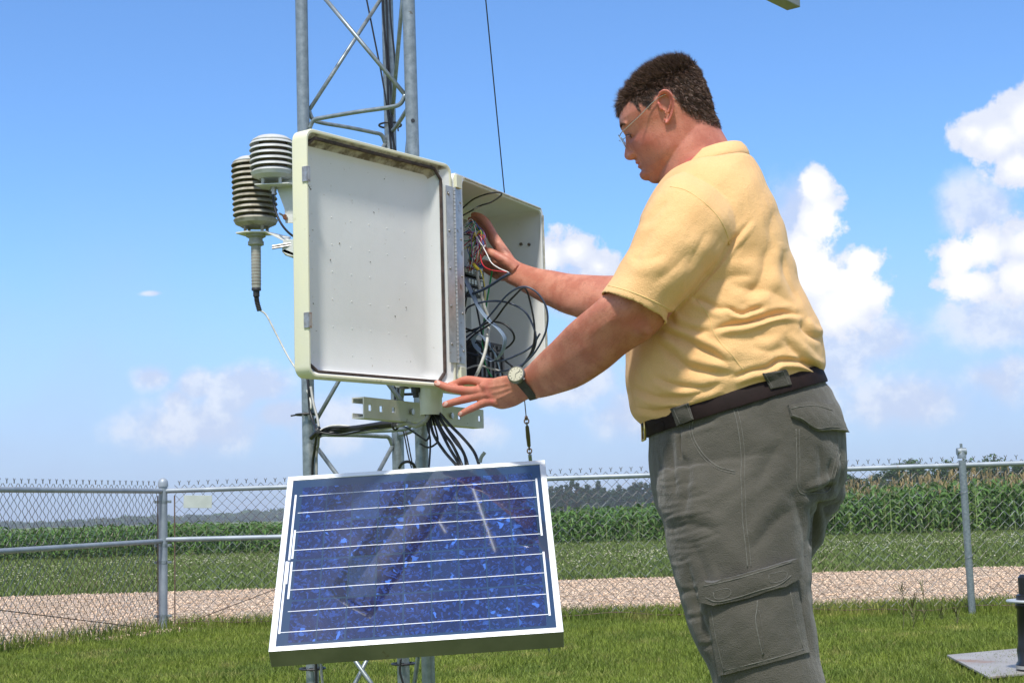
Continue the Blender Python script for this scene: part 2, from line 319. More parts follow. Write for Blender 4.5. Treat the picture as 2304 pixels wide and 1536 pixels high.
for row in range(16):
    dy = row*.85+ (0 if row < 6 else (row-5)*1.5); step = .14 if row < 4 else .26
    Y0 = 42+dy; half = .37*Y0+2
    for x in np.arange(-half, half, step):
        xx = x+rng.normal(0, .05); yy_ = corn_front(xx)+dy+rng.normal(0, .09); h = corn_h(xx)*rng.uniform(.76, 1.14)*(1+.05*math.sin(xx*1.3+row)) + .0012*row
        if row > 3 and xx < 0: h = min(h, 1.0)
        put('l', LV[rng.integers(8)], xx, yy_, h, rng.uniform(0, 6.28), .8+.35*(h-.6))
        if row < 2: put('s', SV, xx, yy_, h, 0)
        if xx > 6.0 and rng.uniform() < .6: put('t', TV[rng.integers(5)], xx, yy_, h*1.02, rng.uniform(0, 6.28), 1.2)
        elif row > 3 and xx > 3 and rng.uniform() < .04: put('t', TV[rng.integers(5)], xx, yy_, h, rng.uniform(0, 6.28))
cf = npmesh('cornfield', np.concatenate(acc['l'][0]), np.concatenate(acc['l'][1]), leafm); struct(cf, 'stuff', 'dense field of leafy green corn behind the clover strip', 'corn field')
ct = npmesh('stalks', np.concatenate(acc['s'][0]), np.concatenate(acc['s'][1]), stalkm, cf); ct['kind'] = 'stuff'
tt = npmesh('tassels', np.concatenate(acc['t'][0]), np.concatenate(acc['t'][1]), tasselm, cf); tt['kind'] = 'stuff'
# a few plants that stand out in front of the field on the right
palel = mat('pale_corn_leaf', (.11, .19, .04), .5, c2=(.19, .25, .07), sc=3, obj_var=.3, transl=.3)
proto = None
for i, (px, dY, h) in enumerate([(2008, -.35, 1.20), (1912, -.4, .8), (2108, -.35, 1.0), (2210, -.3, 1.25), (2075, -.5, .85), (1425, -.3, .75)]):
    g = gnd(px, 1200); Y0 = 41.6+dY; X0 = (px-1152)/FPX*Y0
    if proto is None:
        t = thing('corn_plant', (0, 0, 0), 'x', 'corn plant', 'pale corn plants in front of the field')
        v, f = corn_plant(1.0, 77, .9); npmesh('leaves', v, f, palel, t); v, f = stalk(1.0, .018); npmesh('stalk', v, f, mat('pale_stalk', (.20, .27, .08), .6), t); proto = t; o = t
    else:
        o = proto.copy(); col.objects.link(o)
        for c in proto.children: d = c.copy(); col.objects.link(d); d.parent = o
    o.location = (X0, Y0+.1*X0, 0); o.scale = (h, h, h); o.rotation_euler = (0, 0, i*1.3)
    o['label'] = ['tall pale corn plant left of the leaning fence post, stalk bare to its foot', 'short pale corn plant nearest the man\'s back', 'pale corn plant just left of the steel fence post', 'pale corn plant right of the steel fence post', 'low leaning corn plant between two taller pale ones left of the fence post', 'pale corn plant between the solar panel and the man'][i]

# ------------------------------------------------------------------ trees
def crown_mesh(h, r, seed, conifer, nleaf, ls):
    q = np.random.default_rng(seed); cl = []
    for i in range(26):
        t = q.uniform(.12, 1.0); rad = r*((1-t)**.75 if conifer else math.sqrt(max(.02, 1-(2*t-1.05)**2)))*.8; a = q.uniform(0, 6.28); k = q.uniform(.2, 1)**.5
        cl.append((math.cos(a)*rad*k, math.sin(a)*rad*k, h*t, r*q.uniform(.22, .42)*(1-.5*t if conifer else 1)))
    cl = np.array(cl); idx = q.integers(len(cl), size=nleaf); d = q.normal(size=(nleaf, 3)); d /= np.linalg.norm(d, axis=1)[:, None]
    c = cl[idx, :3]+d*cl[idx, 3:]*q.uniform(.6, 1.1, (nleaf, 1)); a = q.normal(size=(nleaf, 3)); a /= np.linalg.norm(a, axis=1)[:, None]; b = np.cross(a, d); 
    s = ls*q.uniform(.5, 1.3, (nleaf, 1)); v = np.stack([c-a*s, c+b*s*.7, c+a*s, c-b*s*.7], 1); f = np.arange(nleaf*4).reshape(-1, 4)
    return v.reshape(-1, 3), f
barkm = mat('tree_bark', (.08, .06, .045), .9, c2=(.05, .04, .03), sc=3)
treem = mat('tree_foliage', (.045, .090, .030), .8, spec=.2, c2=(.070, .115, .035), sc=.35, obj_var=.45, transl=.2)
pinem = mat('pine_foliage', (.030, .062, .030), .8, spec=.2, c2=(.045, .08, .032), sc=.3, obj_var=.4, transl=.15)
protos = []
for kind in range(6):
    conif = kind < 3
    t = thing('pine_tree' if conif else 'broadleaf_tree', (0, 0, 0), 'x', 'tree')
    v, f = crown_mesh(1.0, .26 if conif else .36, 40+kind, conif, 1500, .028 if conif else .035); npmesh('crown', v+np.array([0, 0, .04]), f, pinem if conif else treem, t)
    B = MB(); B.tube([(0, 0, 0), (.01, 0, .5), (0, .01, .95)], [.025, .017, .004], 6)
    for k in range(7):
        z = .25+.09*k; a = k*2.4; B.tube([(0, 0, z), (math.cos(a)*.15, math.sin(a)*.15, z+.08)], [.008, .003], 4)
    B.build('trunk', barkm, t); protos.append(t)
used = set()
def plant(kind, X, Y, h, label, group, wf=1.0):
    p = protos[kind]
    if kind in used:
        o = p.copy(); col.objects.link(o)
        for c in p.children: d = c.copy(); col.objects.link(d); d.parent = o
    else: o = p; used.add(kind)
    o.location = (X, Y, 0); o.scale = (h*wf, h*wf, h); o.rotation_euler = (0, 0, rng.uniform(0, 6.28)); o['label'] = label; o['group'] = group; return o
def toph(px, py, Y): return at(px, py, Y)
# dark pine wood seen between the panel and the man (continues behind him)
wx = np.linspace(1215, 1560, 30)
ORD = 'first second third fourth fifth sixth seventh eighth ninth tenth eleventh twelfth thirteenth fourteenth fifteenth sixteenth seventeenth eighteenth nineteenth twentieth'.split()
for i, px in enumerate(wx):
    if i < 2 or i > 21: continue
    Y = 560+rng.uniform(-12, 12); py = 1098+rng.normal(0, 5)-(px-1215)*.03; T = toph(px, py, Y)
    lb_ = ('dark pine of the wood, %s to the right of the solar panel' % ORD[i-2]) if 2 <= i < 22 else ('dark pine of the wood hidden behind the solar panel edge' if i < 2 else 'dark pine of the wood hidden behind the man')
    plant(int(rng.integers(3)), T.x, Y, T.z*1.0, lb_, 'pines of the dark wood beyond the corn', 1.3)
vv_ = []; ff_ = []; n_ = 0
for i, px in enumerate(np.linspace(1205, 1800, 62)):
    Y = 590; T = toph(px, 1104+rng.normal(0, 4), Y); v, f = crown_mesh(T.z, T.z*.5, 90+i % 4, True, 700, T.z*.05); vv_.append(v+np.array([T.x, Y, 0])); ff_.append(f+n_); n_ += len(v)
struct(npmesh('background_pines', np.concatenate(vv_), np.concatenate(ff_), pinem), 'stuff', 'dense dark depth of the pine wood behind its front row', 'woods')
vv_ = []; ff_ = []; n_ = 0
for i, px in enumerate(np.linspace(1780, 2380, 44)):
    Y = 250+rng.uniform(-8, 8); T = toph(px, 1072+7*math.sin(px*.03)+rng.normal(0, 4), Y); v, f = crown_mesh(T.z, T.z*.42, 190+i % 5, False, 650, T.z*.05); vv_.append(v+np.array([T.x, Y, 0])); ff_.append(f+n_); n_ += len(v)
struct(npmesh('background_trees', np.concatenate(vv_), np.concatenate(ff_), treem), 'stuff', 'low green tree belt just behind the corn tassels on the right', 'woods')
RT = [(1905, 1078, 4), (1928, 1064, 0), (1972, 1066, 1), (2010, 1052, 3), (2048, 1042, 4), (2090, 1052, 5), (2125, 1052, 3), (2150, 1056, 4), (2200, 1036, 5), (2232, 1042, 3), (2262, 1046, 1), (2300, 1050, 4), (2340, 1040, 5), (1880, 1085, 3), (1850, 1088, 5), (1800, 1090, 4)]
lab = {0: 'narrow bluish conifer', 1: 'rounded bluish conifer', 3: 'broad green tree', 4: 'bushy green tree', 5: 'spreading green tree'}
where = ['just right of the man\'s trousers', 'first dark point right of the man', 'second dark point right of the man', 'half way from the man to the fence post', 'tallest one left of the fence post', 'just left of the fence post, behind tassels', 'touching the left of the fence post', 'directly behind the fence post', 'tallest right of the fence post', 'second right of the fence post', 'third right of the fence post', 'at the right edge of the picture', 'beyond the right edge of the picture', 'half hidden by the seat of the man\'s trousers', 'hidden behind the man\'s hips, right one', 'hidden behind the man\'s hips, left one']
for (px, py, kd), wh in zip(RT, where):
    Y = 215+rng.uniform(-12, 12); T = toph(px, py, Y); plant(kd, T.x, Y, T.z*1.02*(.97+.06*math.sin(px)), lab[kd]+' over the corn, '+wh, 'trees over the corn on the right', 1.35)
for p in protos:
    if p not in [protos[k] for k in used]: bpy.data.objects.remove(p)
# distant wooded horizon on the left and all along: one mass
vs = []; fs = []; n0 = 0
def mass(x0, x1, Y, hf, dens, ls):
    k = int((x1-x0)*dens); x = rng.uniform(x0, x1, k); hh = hf(x)*(.8+.25*np.sin(x*.031)*np.sin(x*.013+1)+.12*np.sin(x*.21)); z = hh*rng.uniform(0, 1, k)**.6; y = Y+rng.uniform(-25, 25, k)
    c = np.stack([x, y, z], -1)[:, None]; q = rng.normal(size=(k, 4, 3))*ls; return (c+q).reshape(-1, 3), np.arange(k*4).reshape(-1, 4)
v, f = mass(-620, 420, 1500, lambda x: np.interp(x, [-620, -330, -150, 0, 400], [5, 7.5, 12, 14, 15]), 22, 1.6)
struct(npmesh('distant_woods', v, f, treem), 'stuff', 'low hazy tree line on the far horizon beyond the corn', 'woods')

# ------------------------------------------------------------------ chain-link fences
def fence_panel(A, Bp, zt, wire_px=.041, r=.0030):
    A = V(A); Bp = V(Bp); d = (Bp-A); Lh = math.hypot(d.x, d.y); u = V((d.x/Lh, d.y/Lh, 0)); nrm = V((-u.y, u.x, 0)); c = wire_px; hz_ = c*.98; m = int(Lh/c)
    vs = []; fs = []
    nz = int(zt/hz_)
    B = MB()
    for i in range(m):
        x0 = i*c; pts = []
        for j in range(nz+1):
            side = (j+i) % 2; z = zt-j*hz_+.045
            if z < .01: break
            sag = .004*math.sin(i*.7+j*1.1)
            pts.append(A+u*(x0+(c if side else 0)*1.0+sag)+V((0, 0, z))+nrm*(.004 if side else -.004))
        B.tube(pts, r, 3, False)
        # twisted barbs above the rail
        if i % 2 == 0: continue
        t = A+u*x0+V((0, 0, zt+.045)); s = .013
        B.tube([t, t+V((0, 0, .022))], r*1.6, 3, False)
        for k in (-1, 1): B.tube([t+V((0, 0, .018)), t+u*k*s*.9+V((0, 0, .036))], r*1.05, 3, False)
    return B
CP = V((-2.955, 12.70, 0)); LE = V((-4.35, 8.75, 0)); RE = V((7.2, 11.62, 0))
ZT = 1.15
# left run
fl = thing('chain_link_fence', (-3.6, 10.8, 0), 'chain-link fence run coming forward at the left edge, rails meeting the corner post', 'fence', 'chain-link fences round the station')
Ld = (CP-LE).normalized(); L1 = CP-Ld*.06
fence_panel(LE, L1, ZT).build('chain_link_mesh', wirem, fl)
B = MB(); B.tube([LE+V((0, 0, ZT)), CP+V((0, 0, ZT))], .021, 10); B.build('top_rail', galv2, fl, auto=True)
B = MB(); B.tube([LE+V((0, 0, .70)), CP+V((0, 0, .735))], .021, 10); B.build('middle_rail', galv2, fl, auto=True)
B = MB(); B.tube([LE+V((0, 0, .62)), CP+V((-.07, -.15, .03))], .004, 5); B.build('truss_rod', rusty, fl)
B = MB(); B.tube([L1+V((-.01, 0, .06)), L1+V((-.01, 0, ZT-.04))], .006, 5); B.build('tension_bar', rusty, fl)
B = MB(); q = LE-Ld*1.9
B.tube([LE, LE+V((0, 0, ZT+.05))], .03, 12); B.build('post', galv2, fl, auto=True)
# right run
fr = thing('chain_link_fence', (0, 12.3, 0), 'chain-link fence run crossing the whole background from the domed corner post to the right edge', 'fence', 'chain-link fences round the station')
Rd = (RE-CP).normalized(); R1 = CP+Rd*.10
fence_panel(R1, RE, ZT).build('chain_link_mesh', wirem, fr)
def zr(x): return np.interp(x, [-3, 3.4, 7.2], [ZT, ZT+.03, ZT+.03])
B = MB(); B.tube([CP+V((0, 0, ZT)), RE+V((0, 0, ZT+.02))], .021, 10); B.build('top_rail', galv2, fr, auto=True)
B = MB(); B.tube([CP+V((0, 0, .745)), V((-.85, 12.48, .74))], .021, 10); B.build('middle_rail', galv2, fr, auto=True)
B = MB(); B.tube([CP+Rd*.12+V((0, 0, .03)), V((-.85, 12.48, .72))], .004, 5); B.build('truss_rod', rusty, fr)
B = MB(); B.tube([R1+V((0, 0, .06)), R1+V((0, 0, ZT-.04))], .006, 5); B.build('tension_bar', rusty, fr)
B = MB(); B.tube([R1.lerp(RE, t)+V((0, 0, .055+.012*math.sin(t*40)+.008*math.sin(t*91)))+V((0, -.01, 0)) for t in np.linspace(0, 1, 90)], .0035, 5); B.build('tension_wire', rusty, fr)
B = MB(); B.lathe([(.036, -.05), (.036, ZT+.045)], CP, n=20); B.build('corner_post', galv2, fr, auto=True)
B = MB(); B.lathe([(.043, 0), (.043, .03), (.040, .045), (.030, .062), (.014, .072), (.001, .075)], CP+V((0, 0, ZT+.035)), n=20); cp = B.build('post_cap', galv2, fr, auto=True)
for z in (ZT-.09, .70, .56, .12):
    B = MB(); B.lathe([(.0385, -.012), (.0385, .012)], CP+V((0, 0, z)), n=20); B.box(CP+V((.055, -.01, z)), (.035, .006, .022)); B.tube([CP+V((.06, -.03, z)), CP+V((.06, .02, z))], .005, 6); B.box(CP+V((-.05, -.03, z)), (.035, .006, .022)); B.build('tension_band', galv, fr, auto=True)
pb = gnd(2188, 1384); pt_ = at(2163, 1012, pb.y-.02)
B = MB(); dd = (pt_-pb); B.lathe([(.0275, 0), (.0275, dd.length-.06)], pb-dd.normalized()*.02, dd, n=16); B.build('line_post', galv, fr, auto=True)
B = MB(); B.lathe([(.034, -.03), (.034, .0), (.030, .02)], pt_+V((0, 0, -.035)), n=16); B.tube([pt_+V((0, 0, -.02)), pt_+V((0, 0, .05))], .011, 8); B.tube([pt_+V((-.035, 0, -.012)), pt_+V((.035, 0, -.012))], .03, 12); B.build('loop_cap', galv, fr, auto=True)
for z in (.95, .45):
    c = pb.lerp(pt_, z/pt_.z); B = MB(); B.tube([c+V((math.cos(a)*.033, math.sin(a)*.033, .01*math.cos(a))) for a in np.linspace(0, 6.28, 14)], .002, 4, False); B.build('tie_wire', steel, fr)
# line post hidden behind the panel / the man
for x in (.0, ):
    c = CP.lerp(RE, .31); B = MB(); B.lathe([(.0275, 0), (.0275, ZT)], c, n=14); B.build('line_post', galv, fr, auto=True)
# rusted sign back on the fence
sg = at(445, 1128, 12.62)
o = MB(); M = Matrix.Rotation(math.radians(2), 3, 'Y'); o.box(sg, (.235, .004, .105), M)
o = o.build('fence_sign', mat('sign_back', (.50, .54, .50), .5, c2=(.42, .46, .42), sc=9, spots=[(11, .62, .70, (.33, .20, .08))]), bevel=.001); tag(o, 'small blank white sign with a rusty corner hung under the fence rail', 'sign')
# weeds
weedm = mat('weed', (.13, .16, .05), .7, c2=(.16, .12, .06), sc=20, transl=.2)
for i, (px, py, top, lb) in enumerate([(2033, 1418, 1308, 'thin tall weed stem in the lawn, leftmost of the clump'), (2079, 1410, 1300, 'thin tall weed stem in the lawn, forked at its tip'), (2055, 1418, 1360, 'short bushy weed between the two tall stems'), (2118, 1400, 1368, 'small weed left of the fence post foot'), (2153, 1410, 1375, 'small weed nearest the fence post foot')]):
    g = gnd(px, py); T = at(px-4, top, g.y); h = T.z; r_ = random.Random(i); B = MB()
    B.tube(sm([g, g+V((.01, 0, h*.5)), V((T.x, T.y, h))], 4), [.004, .0035, .0035, .003, .003, .0025, .0025, .002, .0015][:9], 4)
    for j in range(14):
        z = h*r_.uniform(.1, .98); a = r_.uniform(0, 6.28); l = r_.uniform(.02, .06)*(1.6 if i in (2, ) else 1); p = g+V((0, 0, z)); d = V((math.cos(a), math.sin(a), 0)); s = V((-d.y, d.x, 0))*.005
        B.add([p-s, p+s, p+d*l*.7+s+V((0, 0, l)), p+d*l+V((0, 0, l*1.5))], [(0, 1, 2, 3)])
    o = B.build('weed', weedm); recenter(o, g); tag(o, lb, 'weed', 'weeds by the fence post')
# green wire loop at the fence foot
B = MB(); B.tube(sm([at(1553, 1372, 12.2), at(1549, 1390, 12.15), at(1556, 1402, 12.1), at(1572, 1408, 12.1), at(1600, 1409, 12.1), at(1640, 1420, 12.1)], 5), .0035, 6)
tag(B.build('green_wire', mat('green_wire', (.02, .16, .05), .5)), 'loop of thin green wire by the fence beside the man\'s knee', 'wire')
# instrument on a plate at the right edge
pc = thing('rain_instrument', tuple(gnd(2340, 1500, .02)), 'black ribbed instrument column with a grey disc on a steel plate at the right edge', 'instrument')
c0_ = gnd(2131, 1477, .03); c1_ = gnd(2232, 1531, .03); e1 = (c1_-c0_); e2 = gnd(2304, 1461, .03)-c0_; e2 = e2.normalized()*1.1; e1 = e1.normalized()*1.1
B = MB(); B.prism([c0_, c0_+e1, c0_+e1+e2, c0_+e2], V((0, 0, .012))); B.build('base_plate', mat('rusted_plate', (.38, .36, .33), .5, .2, c2=(.30, .27, .24), sc=4, spots=[(3.2, .56, .66, (.30, .17, .10))]), pc, bevel=.002)
cc = gnd(2328, 1508, .04)
B = MB(); B.lathe([(.085, 0), (.088, .03), (.075, .05), (.078, .10), (.070, .14), (.066, .30), (.072, .31), (.072, .33), (.066, .34), (.066, .37), (.052, .375), (.052, .455), (.04, .47)], cc, n=28); B.build('column', mat('black_gloss', (.012, .012, .013), .3), pc, auto=True)
B = MB(); B.lathe([(.112, 0), (.115, .006), (.112, .012)], cc+V((0, 0, .335)), n=36); B.build('disc', mat('grey_disc', (.5, .52, .53), .4, .3), pc, auto=True)
B = MB(); B.lathe([(.0885, .0), (.0885, .016)], cc+V((0, 0, .012)), n=28); B.build('grey_band', grayc, pc, auto=True)
# ================================================================== lattice tower
tw = thing('lattice_tower', (-.36, 3.87, 0), 'tall galvanised lattice tower with three round legs behind the white enclosure', 'tower')
TOP = 6.2
def legline(x0, y0, x1, y1, Y):
    a = at(x0, y0, Y); b = at(x1, y1, Y); d = (a-b)/(a.z-b.z); return lambda z: b+d*(z-b.z)
LG = [legline(678, 0, 703, 1500, 3.85), legline(919, 0, 964, 1520, 3.73), legline(871, 0, 908, 1520, 4.03)]
for i, l in enumerate(LG):
    B = MB(); B.tube([l(0), l(2), l(TOP)], .0162, 20); o = B.build('leg', galv, tw, auto=True)
    for z in (0.02, 3.0):
        B = MB(); B.tube([l(z), l(z+.09)], .0195, 18); B.build('leg_sleeve', galv, tw, auto=True)
B = MB(); B.tube([LG[1](1.868)+V((.003, -.0155, 0)), LG[1](1.868)+V((.0035, -.0168, 0))], .0052, 12); B.build('bolt_hole', blackp2, tw)
rr_ = .0056
zs = [1.095+.410*k for k in range(-2, 13)]
def rod(pts, name='brace'):
    B = MB(); B.tube(pts, rr_, 8); B.build(name, galv, tw, smooth=True)
def toward(i, j, z, k=.0175):
    a = LG[i](z); b = LG[j](z); return a+(b-a).normalized()*k
for n_, z in enumerate(zs):
    if z > TOP: break
    for (i, j) in ((0, 1), (2, 0), (1, 2)):
        # rounded horizontal rod with its bends at both legs
        a = toward(i, j, z); b = toward(j, i, z); up = V((0, 0, .045))
        dz = .012 if (n_+i) % 2 else -.012
        rod(sm([a-up*.6, a+(b-a)*.05-up*.12, a+(b-a)*.16+V((0, 0, dz*.2)), a.lerp(b, .5), b+(a-b)*.16, b+(a-b)*.05+up*.12, b+up*.6], 5), 'horizontal_rod')
        if z+.41 < TOP:
            a2 = toward(i, j, z+.41-.027); b2 = toward(j, i, z+.027); rod([a2, b2])
# small feet plates
B = MB(); B.box((-.37, 3.87, .012), (.62, .60, .02)); B.build('base_plate', galv, tw, bevel=.003)
# boom to the right, high over the man
bm_ = thing('boom_arm', tuple(LG[1](2.66)), 'grey square boom arm jutting in at the top edge above the man', 'boom arm')
e0 = at(1786, 20, 5.35); e0.z = at(1782, 21, 5.35).z; d0 = V((.845, 1, 0)).normalized()
B = MB(); p0 = V((LG[1](2.66).x+.0, LG[1](2.66).y, e0.z)); dvv = V((e0.x-p0.x, e0.y-p0.y, 0)); ang = math.atan2(dvv.y, dvv.x); M = Matrix.Rotation(ang, 3, 'Z')
B.box(p0+dvv/2+V((0, 0, .025)), (dvv.length, .055, .05), M); B.build('square_tube', mat('boom_metal', (.22, .23, .21), .5, .4, c2=(.30, .31, .28), sc=8), bm_, bevel=.003)
B = MB(); B.box(p0+V((.0, 0, .025)), (.09, .075, .07), M); B.build('clamp', galv, bm_, bevel=.003)
# guy wire
ga = gnd(1236, 1474); gt = LG[1](5.5); gw = thing('guy_wire', tuple(ga), 'thin steel guy wire with a turnbuckle slanting down behind the enclosure', 'guy wire')
gd = (gt-ga).normalized()
def gy(py):   # point of the wire seen at picture row py
    lo, hi = 0.0, 1.0
    for _ in range(40):
        mdl = (lo+hi)/2; q = ga.lerp(gt, mdl)
        if projn([q])[0][1] > py: lo = mdl
        else: hi = mdl
    return ga.lerp(gt, lo)
B = MB(); B.tube([gy(945), gt], .0028, 6); B.build('strand', blackp2, gw)
t0, t1 = gy(950), gy(1012)
B = MB(); B.tube([t0.lerp(t1, s) for s in (0, .1, .15, .5, .85, .9, 1)], [.004, .004, .010, .012, .010, .004, .004], 8); B.build('turnbuckle', mat('turnbuckle', (.12, .10, .06), .5, .5), gw, auto=True)
for q in (gy(947), gy(1014)):
    B = MB(); B.tube([q+V((math.cos(a)*.012, 0, math.sin(a)*.014)) for a in np.linspace(0, 6.28, 14)], .004, 6, False); B.build('eye', rusty, gw)
B = MB(); B.tube([gy(937), gy(943)], .009, 8); B.build('wire_clip', rusty, gw)
B = MB(); B.tube([gy(1016), gy(1026)], .004, 6); B.tube([gy(1022), gy(1040)], .010, 8); B.tube([gy(1040), ga], .007, 6); B.build('anchor_rod', galv, gw)

# ================================================================== enclosure
z0, z1 = 1.178, 1.667; Wd = .498; Dp = .175
Hn = V((at(1023, 620, 3.42).x, 3.42, 0)); u_ = V((.432, .902, 0)).normalized(); ni = V((-u_.y, u_.x, 0))
dd_ = V((-.603, -.797, 0)).normalized(); bk = V((dd_.y, -dd_.x, 0))
def bp(a, b, z): return Hn+u_*a+ni*b+V((0, 0, z))
def dp(a, b, z): return Hn+V((.000, -.004, 0))+dd_*a+bk*b+V((0, 0, z))
def rrect(a0, a1, b0, b1, r, n=5):
    out = []
    for cx, cz, s in ((a1-r, b0+r, -90), (a1-r, b1-r, 0), (a0+r, b1-r, 90), (a0+r, b0+r, 180)):
        for k in range(n+1):
            t = math.radians(s+90*k/n); out.append((cx+r*math.cos(t), cz+r*math.sin(t)))
    return out
def tray(fn, a0, a1, zz0, zz1, rings):      # rings: (inset near, inset far, inset bottom, inset top, depth, radius)
    B = MB(); B.loft([[fn(a, dep, z) for a, z in rrect(a0+n_, a1-f_, zz0+bo, zz1-tp, r)] for n_, f_, bo, tp, dep, r in rings]); return B
en = thing('equipment_enclosure', tuple(bp(.24, .1, z0)), 'white fibreglass equipment cabinet on the tower with its door swung open', 'cabinet')
t = .006
B = tray(bp, 0, Wd, z0, z1, [(.01, .01, .01, .01, Dp, .02), (.002, .002, .002, .002, Dp-.003, .022), (0, 0, 0, 0, Dp-.015, .022), (0, 0, 0, 0, .0, .018), (.001, .001, .001, .001, -.002, .017), (.044, .011, .011, .011, -.002, .012), (.045, .012, .012, .012, .002, .012), (.045, .008, .008, .008, .004, .012), (.012, .008, .008, .008, .02, .018), (.010, .010, .010, .010, Dp-.018, .02), (.02, .02, .02, .02, Dp-.007, .02)])
body = B.build('cabinet_body', whitebox, en, auto=True)
B = MB()
for (a, b) in ((.012, 0),):
    B.tube([bp(x, -.0045, z1-.006) for x in (.05, Wd-.02)], .0022, 6); B.tube([bp(Wd-.006, -.0045, z) for z in (z0+.02, z1-.02)], .0022, 6)
B.build('rim_bead', mat('stained_rim', (.50, .49, .42), .6, c2=(.28, .26, .2), sc=60), body)
Wdoor = .474; dz0, dz1 = 1.166, 1.681
rings = [(.014, .014, .014, .014, .045, .016), (.004, .004, .004, .004, .043, .020), (0, 0, 0, 0, .038, .022), (0, 0, 0, 0, .0, .022), (.0015, .0015, .0015, .0015, -.002, .021), (.006, .005, .005, .006, -.002, .018), (.008, .006, .007, .008, .000, .018)]
rings += [(.030, .008, .011, .014, .006, .018), (.034, .009, .013, .017, .009, .018), (.052, .010, .020, .030, .024, .02), (.075, .012, .030, .045, .028, .02), (.14, .02, .12, .12, .0285, .02)]
B = tray(dp, .004, Wdoor, dz0, dz1, rings)
for i in range(7):      # moulded dimples of the panel
    for j in range(8):
        if rng.uniform() > .12: B.lathe([(.0015, .0005), (.0015, 0), (.0010, -.0005), (.0002, -.0007)], dp(Wdoor-.045-i*.058, .0282, dz0+.055+j*.058), bk, n=8, cap=True)
door = B.build('cabinet_door', cream, en, auto=True)
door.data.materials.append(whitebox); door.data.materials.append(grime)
for p in door.data.polygons:
    c = p.center + ORG[door]; dep = (c-Hn).dot(bk); aa = (c-Hn).dot(dd_)
    nn_ = p.normal
    if (-nn_.dot(bk) > .2 or (dep < .0275 and dep > .0035 and nn_.dot(V((c.x, c.y, 0))-dp(.24, 0, 0)) < 0)) and -.003 < dep < .03: p.material_index = 1
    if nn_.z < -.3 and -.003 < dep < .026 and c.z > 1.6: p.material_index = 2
# gasket with cut corners
def gpath(i):
    gd = lambda a: .018 if a > Wdoor-.0102 else .0055
    a0, a1, b0, b1, ch = .036, Wdoor-.010, dz0+.0125, dz1-.0165, .022
    return [dp(a, gd(a), z) for a, z in ((a0, b0+ch), (a0, b1-ch), (a0+ch, b1), (a1-ch, b1), (a1, b1-ch), (a1, b0+ch), (a1-ch, b0), (a0+ch, b0), (a0, b0+ch), (a0, b1-ch))]
B = MB(); g_ = gpath(.006); dense = []
for i in range(len(g_)-1):
    for k in range(5): dense.append(g_[i].lerp(g_[i+1], k/5))
B.tube(dense, .0038, 6, False); B.build('gasket', gasketm, door)
B = MB()
for k in range(12):
    a = rng.uniform(.09, Wdoor-.03); z = rng.uniform(dz0+.05, dz1-.06); B.tube([dp(a, .0280, z), dp(a+rng.uniform(-.003, .003), .0279, z+rng.uniform(-.003, .003))], rng.uniform(.0004, .0011), 5)
for k in range(7): q = k/7; B.tube([dp(Wdoor-.022-q*.022, .0278, 1.583-.024*q), dp(Wdoor-.022-q*.022-.002, .0278, 1.583-.024*q-.001)], .0012, 5)
B.build('dirt_specks', mat('speck', (.12, .10, .07), .9), door)
for zc in (dz1-.098, dz0+.115):       # latch plates on the free edge
    B = MB(); M = Matrix((dd_, bk, V((0, 0, 1)))).transposed()
    B.box(dp(Wdoor+.0012, .003, zc), (.0024, .012, .032), M); B.box(dp(Wdoor-.003, -.004, zc), (.009, .0024, .032), M)
    l_ = B.build('latch', steel, door, bevel=.0006)
    B = MB(); B.box(dp(Wdoor-.003, -.0056, zc), (.0045, .001, .024), M); B.build('latch_slot', hingem, door)
# hinge
hg = MB(); Mb = Matrix((u_, ni, V((0, 0, 1)))).transposed(); Md = Matrix((dd_, bk, V((0, 0, 1)))).transposed()
hz0, hz1 = z0+.045, z1-.038
hg.box(bp(.0185, -.0035, (hz0+hz1)/2), (.030, .0018, hz1-hz0), Mb); hg.box(dp(.016, -.0035, (hz0+hz1)/2), (.025, .0018, hz1-hz0), Md)
hinge = hg.build('hinge', hingem, en)
B = MB(); k = 46
for i in range(k):
    a = hz0+(hz1-hz0)*i/k; b = hz0+(hz1-hz0)*(i+.86)/k; B.tube([Hn+V((.004, -.006, a)), Hn+V((.004, -.006, b))], .0032, 8)
B.build('hinge_knuckles', hingem, hinge, auto=True)
for i in range(5):
    z = hz0+.03+(hz1-hz0-.06)*i/4
    for q in (bp(.028, -.0045, z), dp(.020, -.0045, z+.012)):
        B = MB(); B.lathe([(.0034, 0), (.003, .0012), (.001, .002)], q, -ni if q.x > Hn.x else -bk, n=10); B.build('rivet', steel, hinge, smooth=True)
for z in (z1-.022, z0+.022):
    B = MB(); B.box(bp(.015, -.006, z), (.026, .008, .030), Mb); B.build('hinge_block', cream, en, bevel=.001)
# wall screws
for px, py in ((1174, 550), (1191, 549)):
    a = Wd-.0105; 
    # on the far wall: find depth b along the wall whose projection is px
    bb = min(np.linspace(.01, .16, 60), key=lambda b: abs(projn([bp(a, b, 1.555)])[0][0]-px)); zz = min(np.linspace(1.4, 1.64, 80), key=lambda z: abs(projn([bp(a, bb, z)])[0][1]-py))
    B = MB(); B.lathe([(.0042, 0), (.004, .003), (.002, .004)], bp(a, bb, zz), -u_, n=10); B.build('screw', mat('dark_screw', (.15, .12, .10), .5, .6), en, smooth=True)
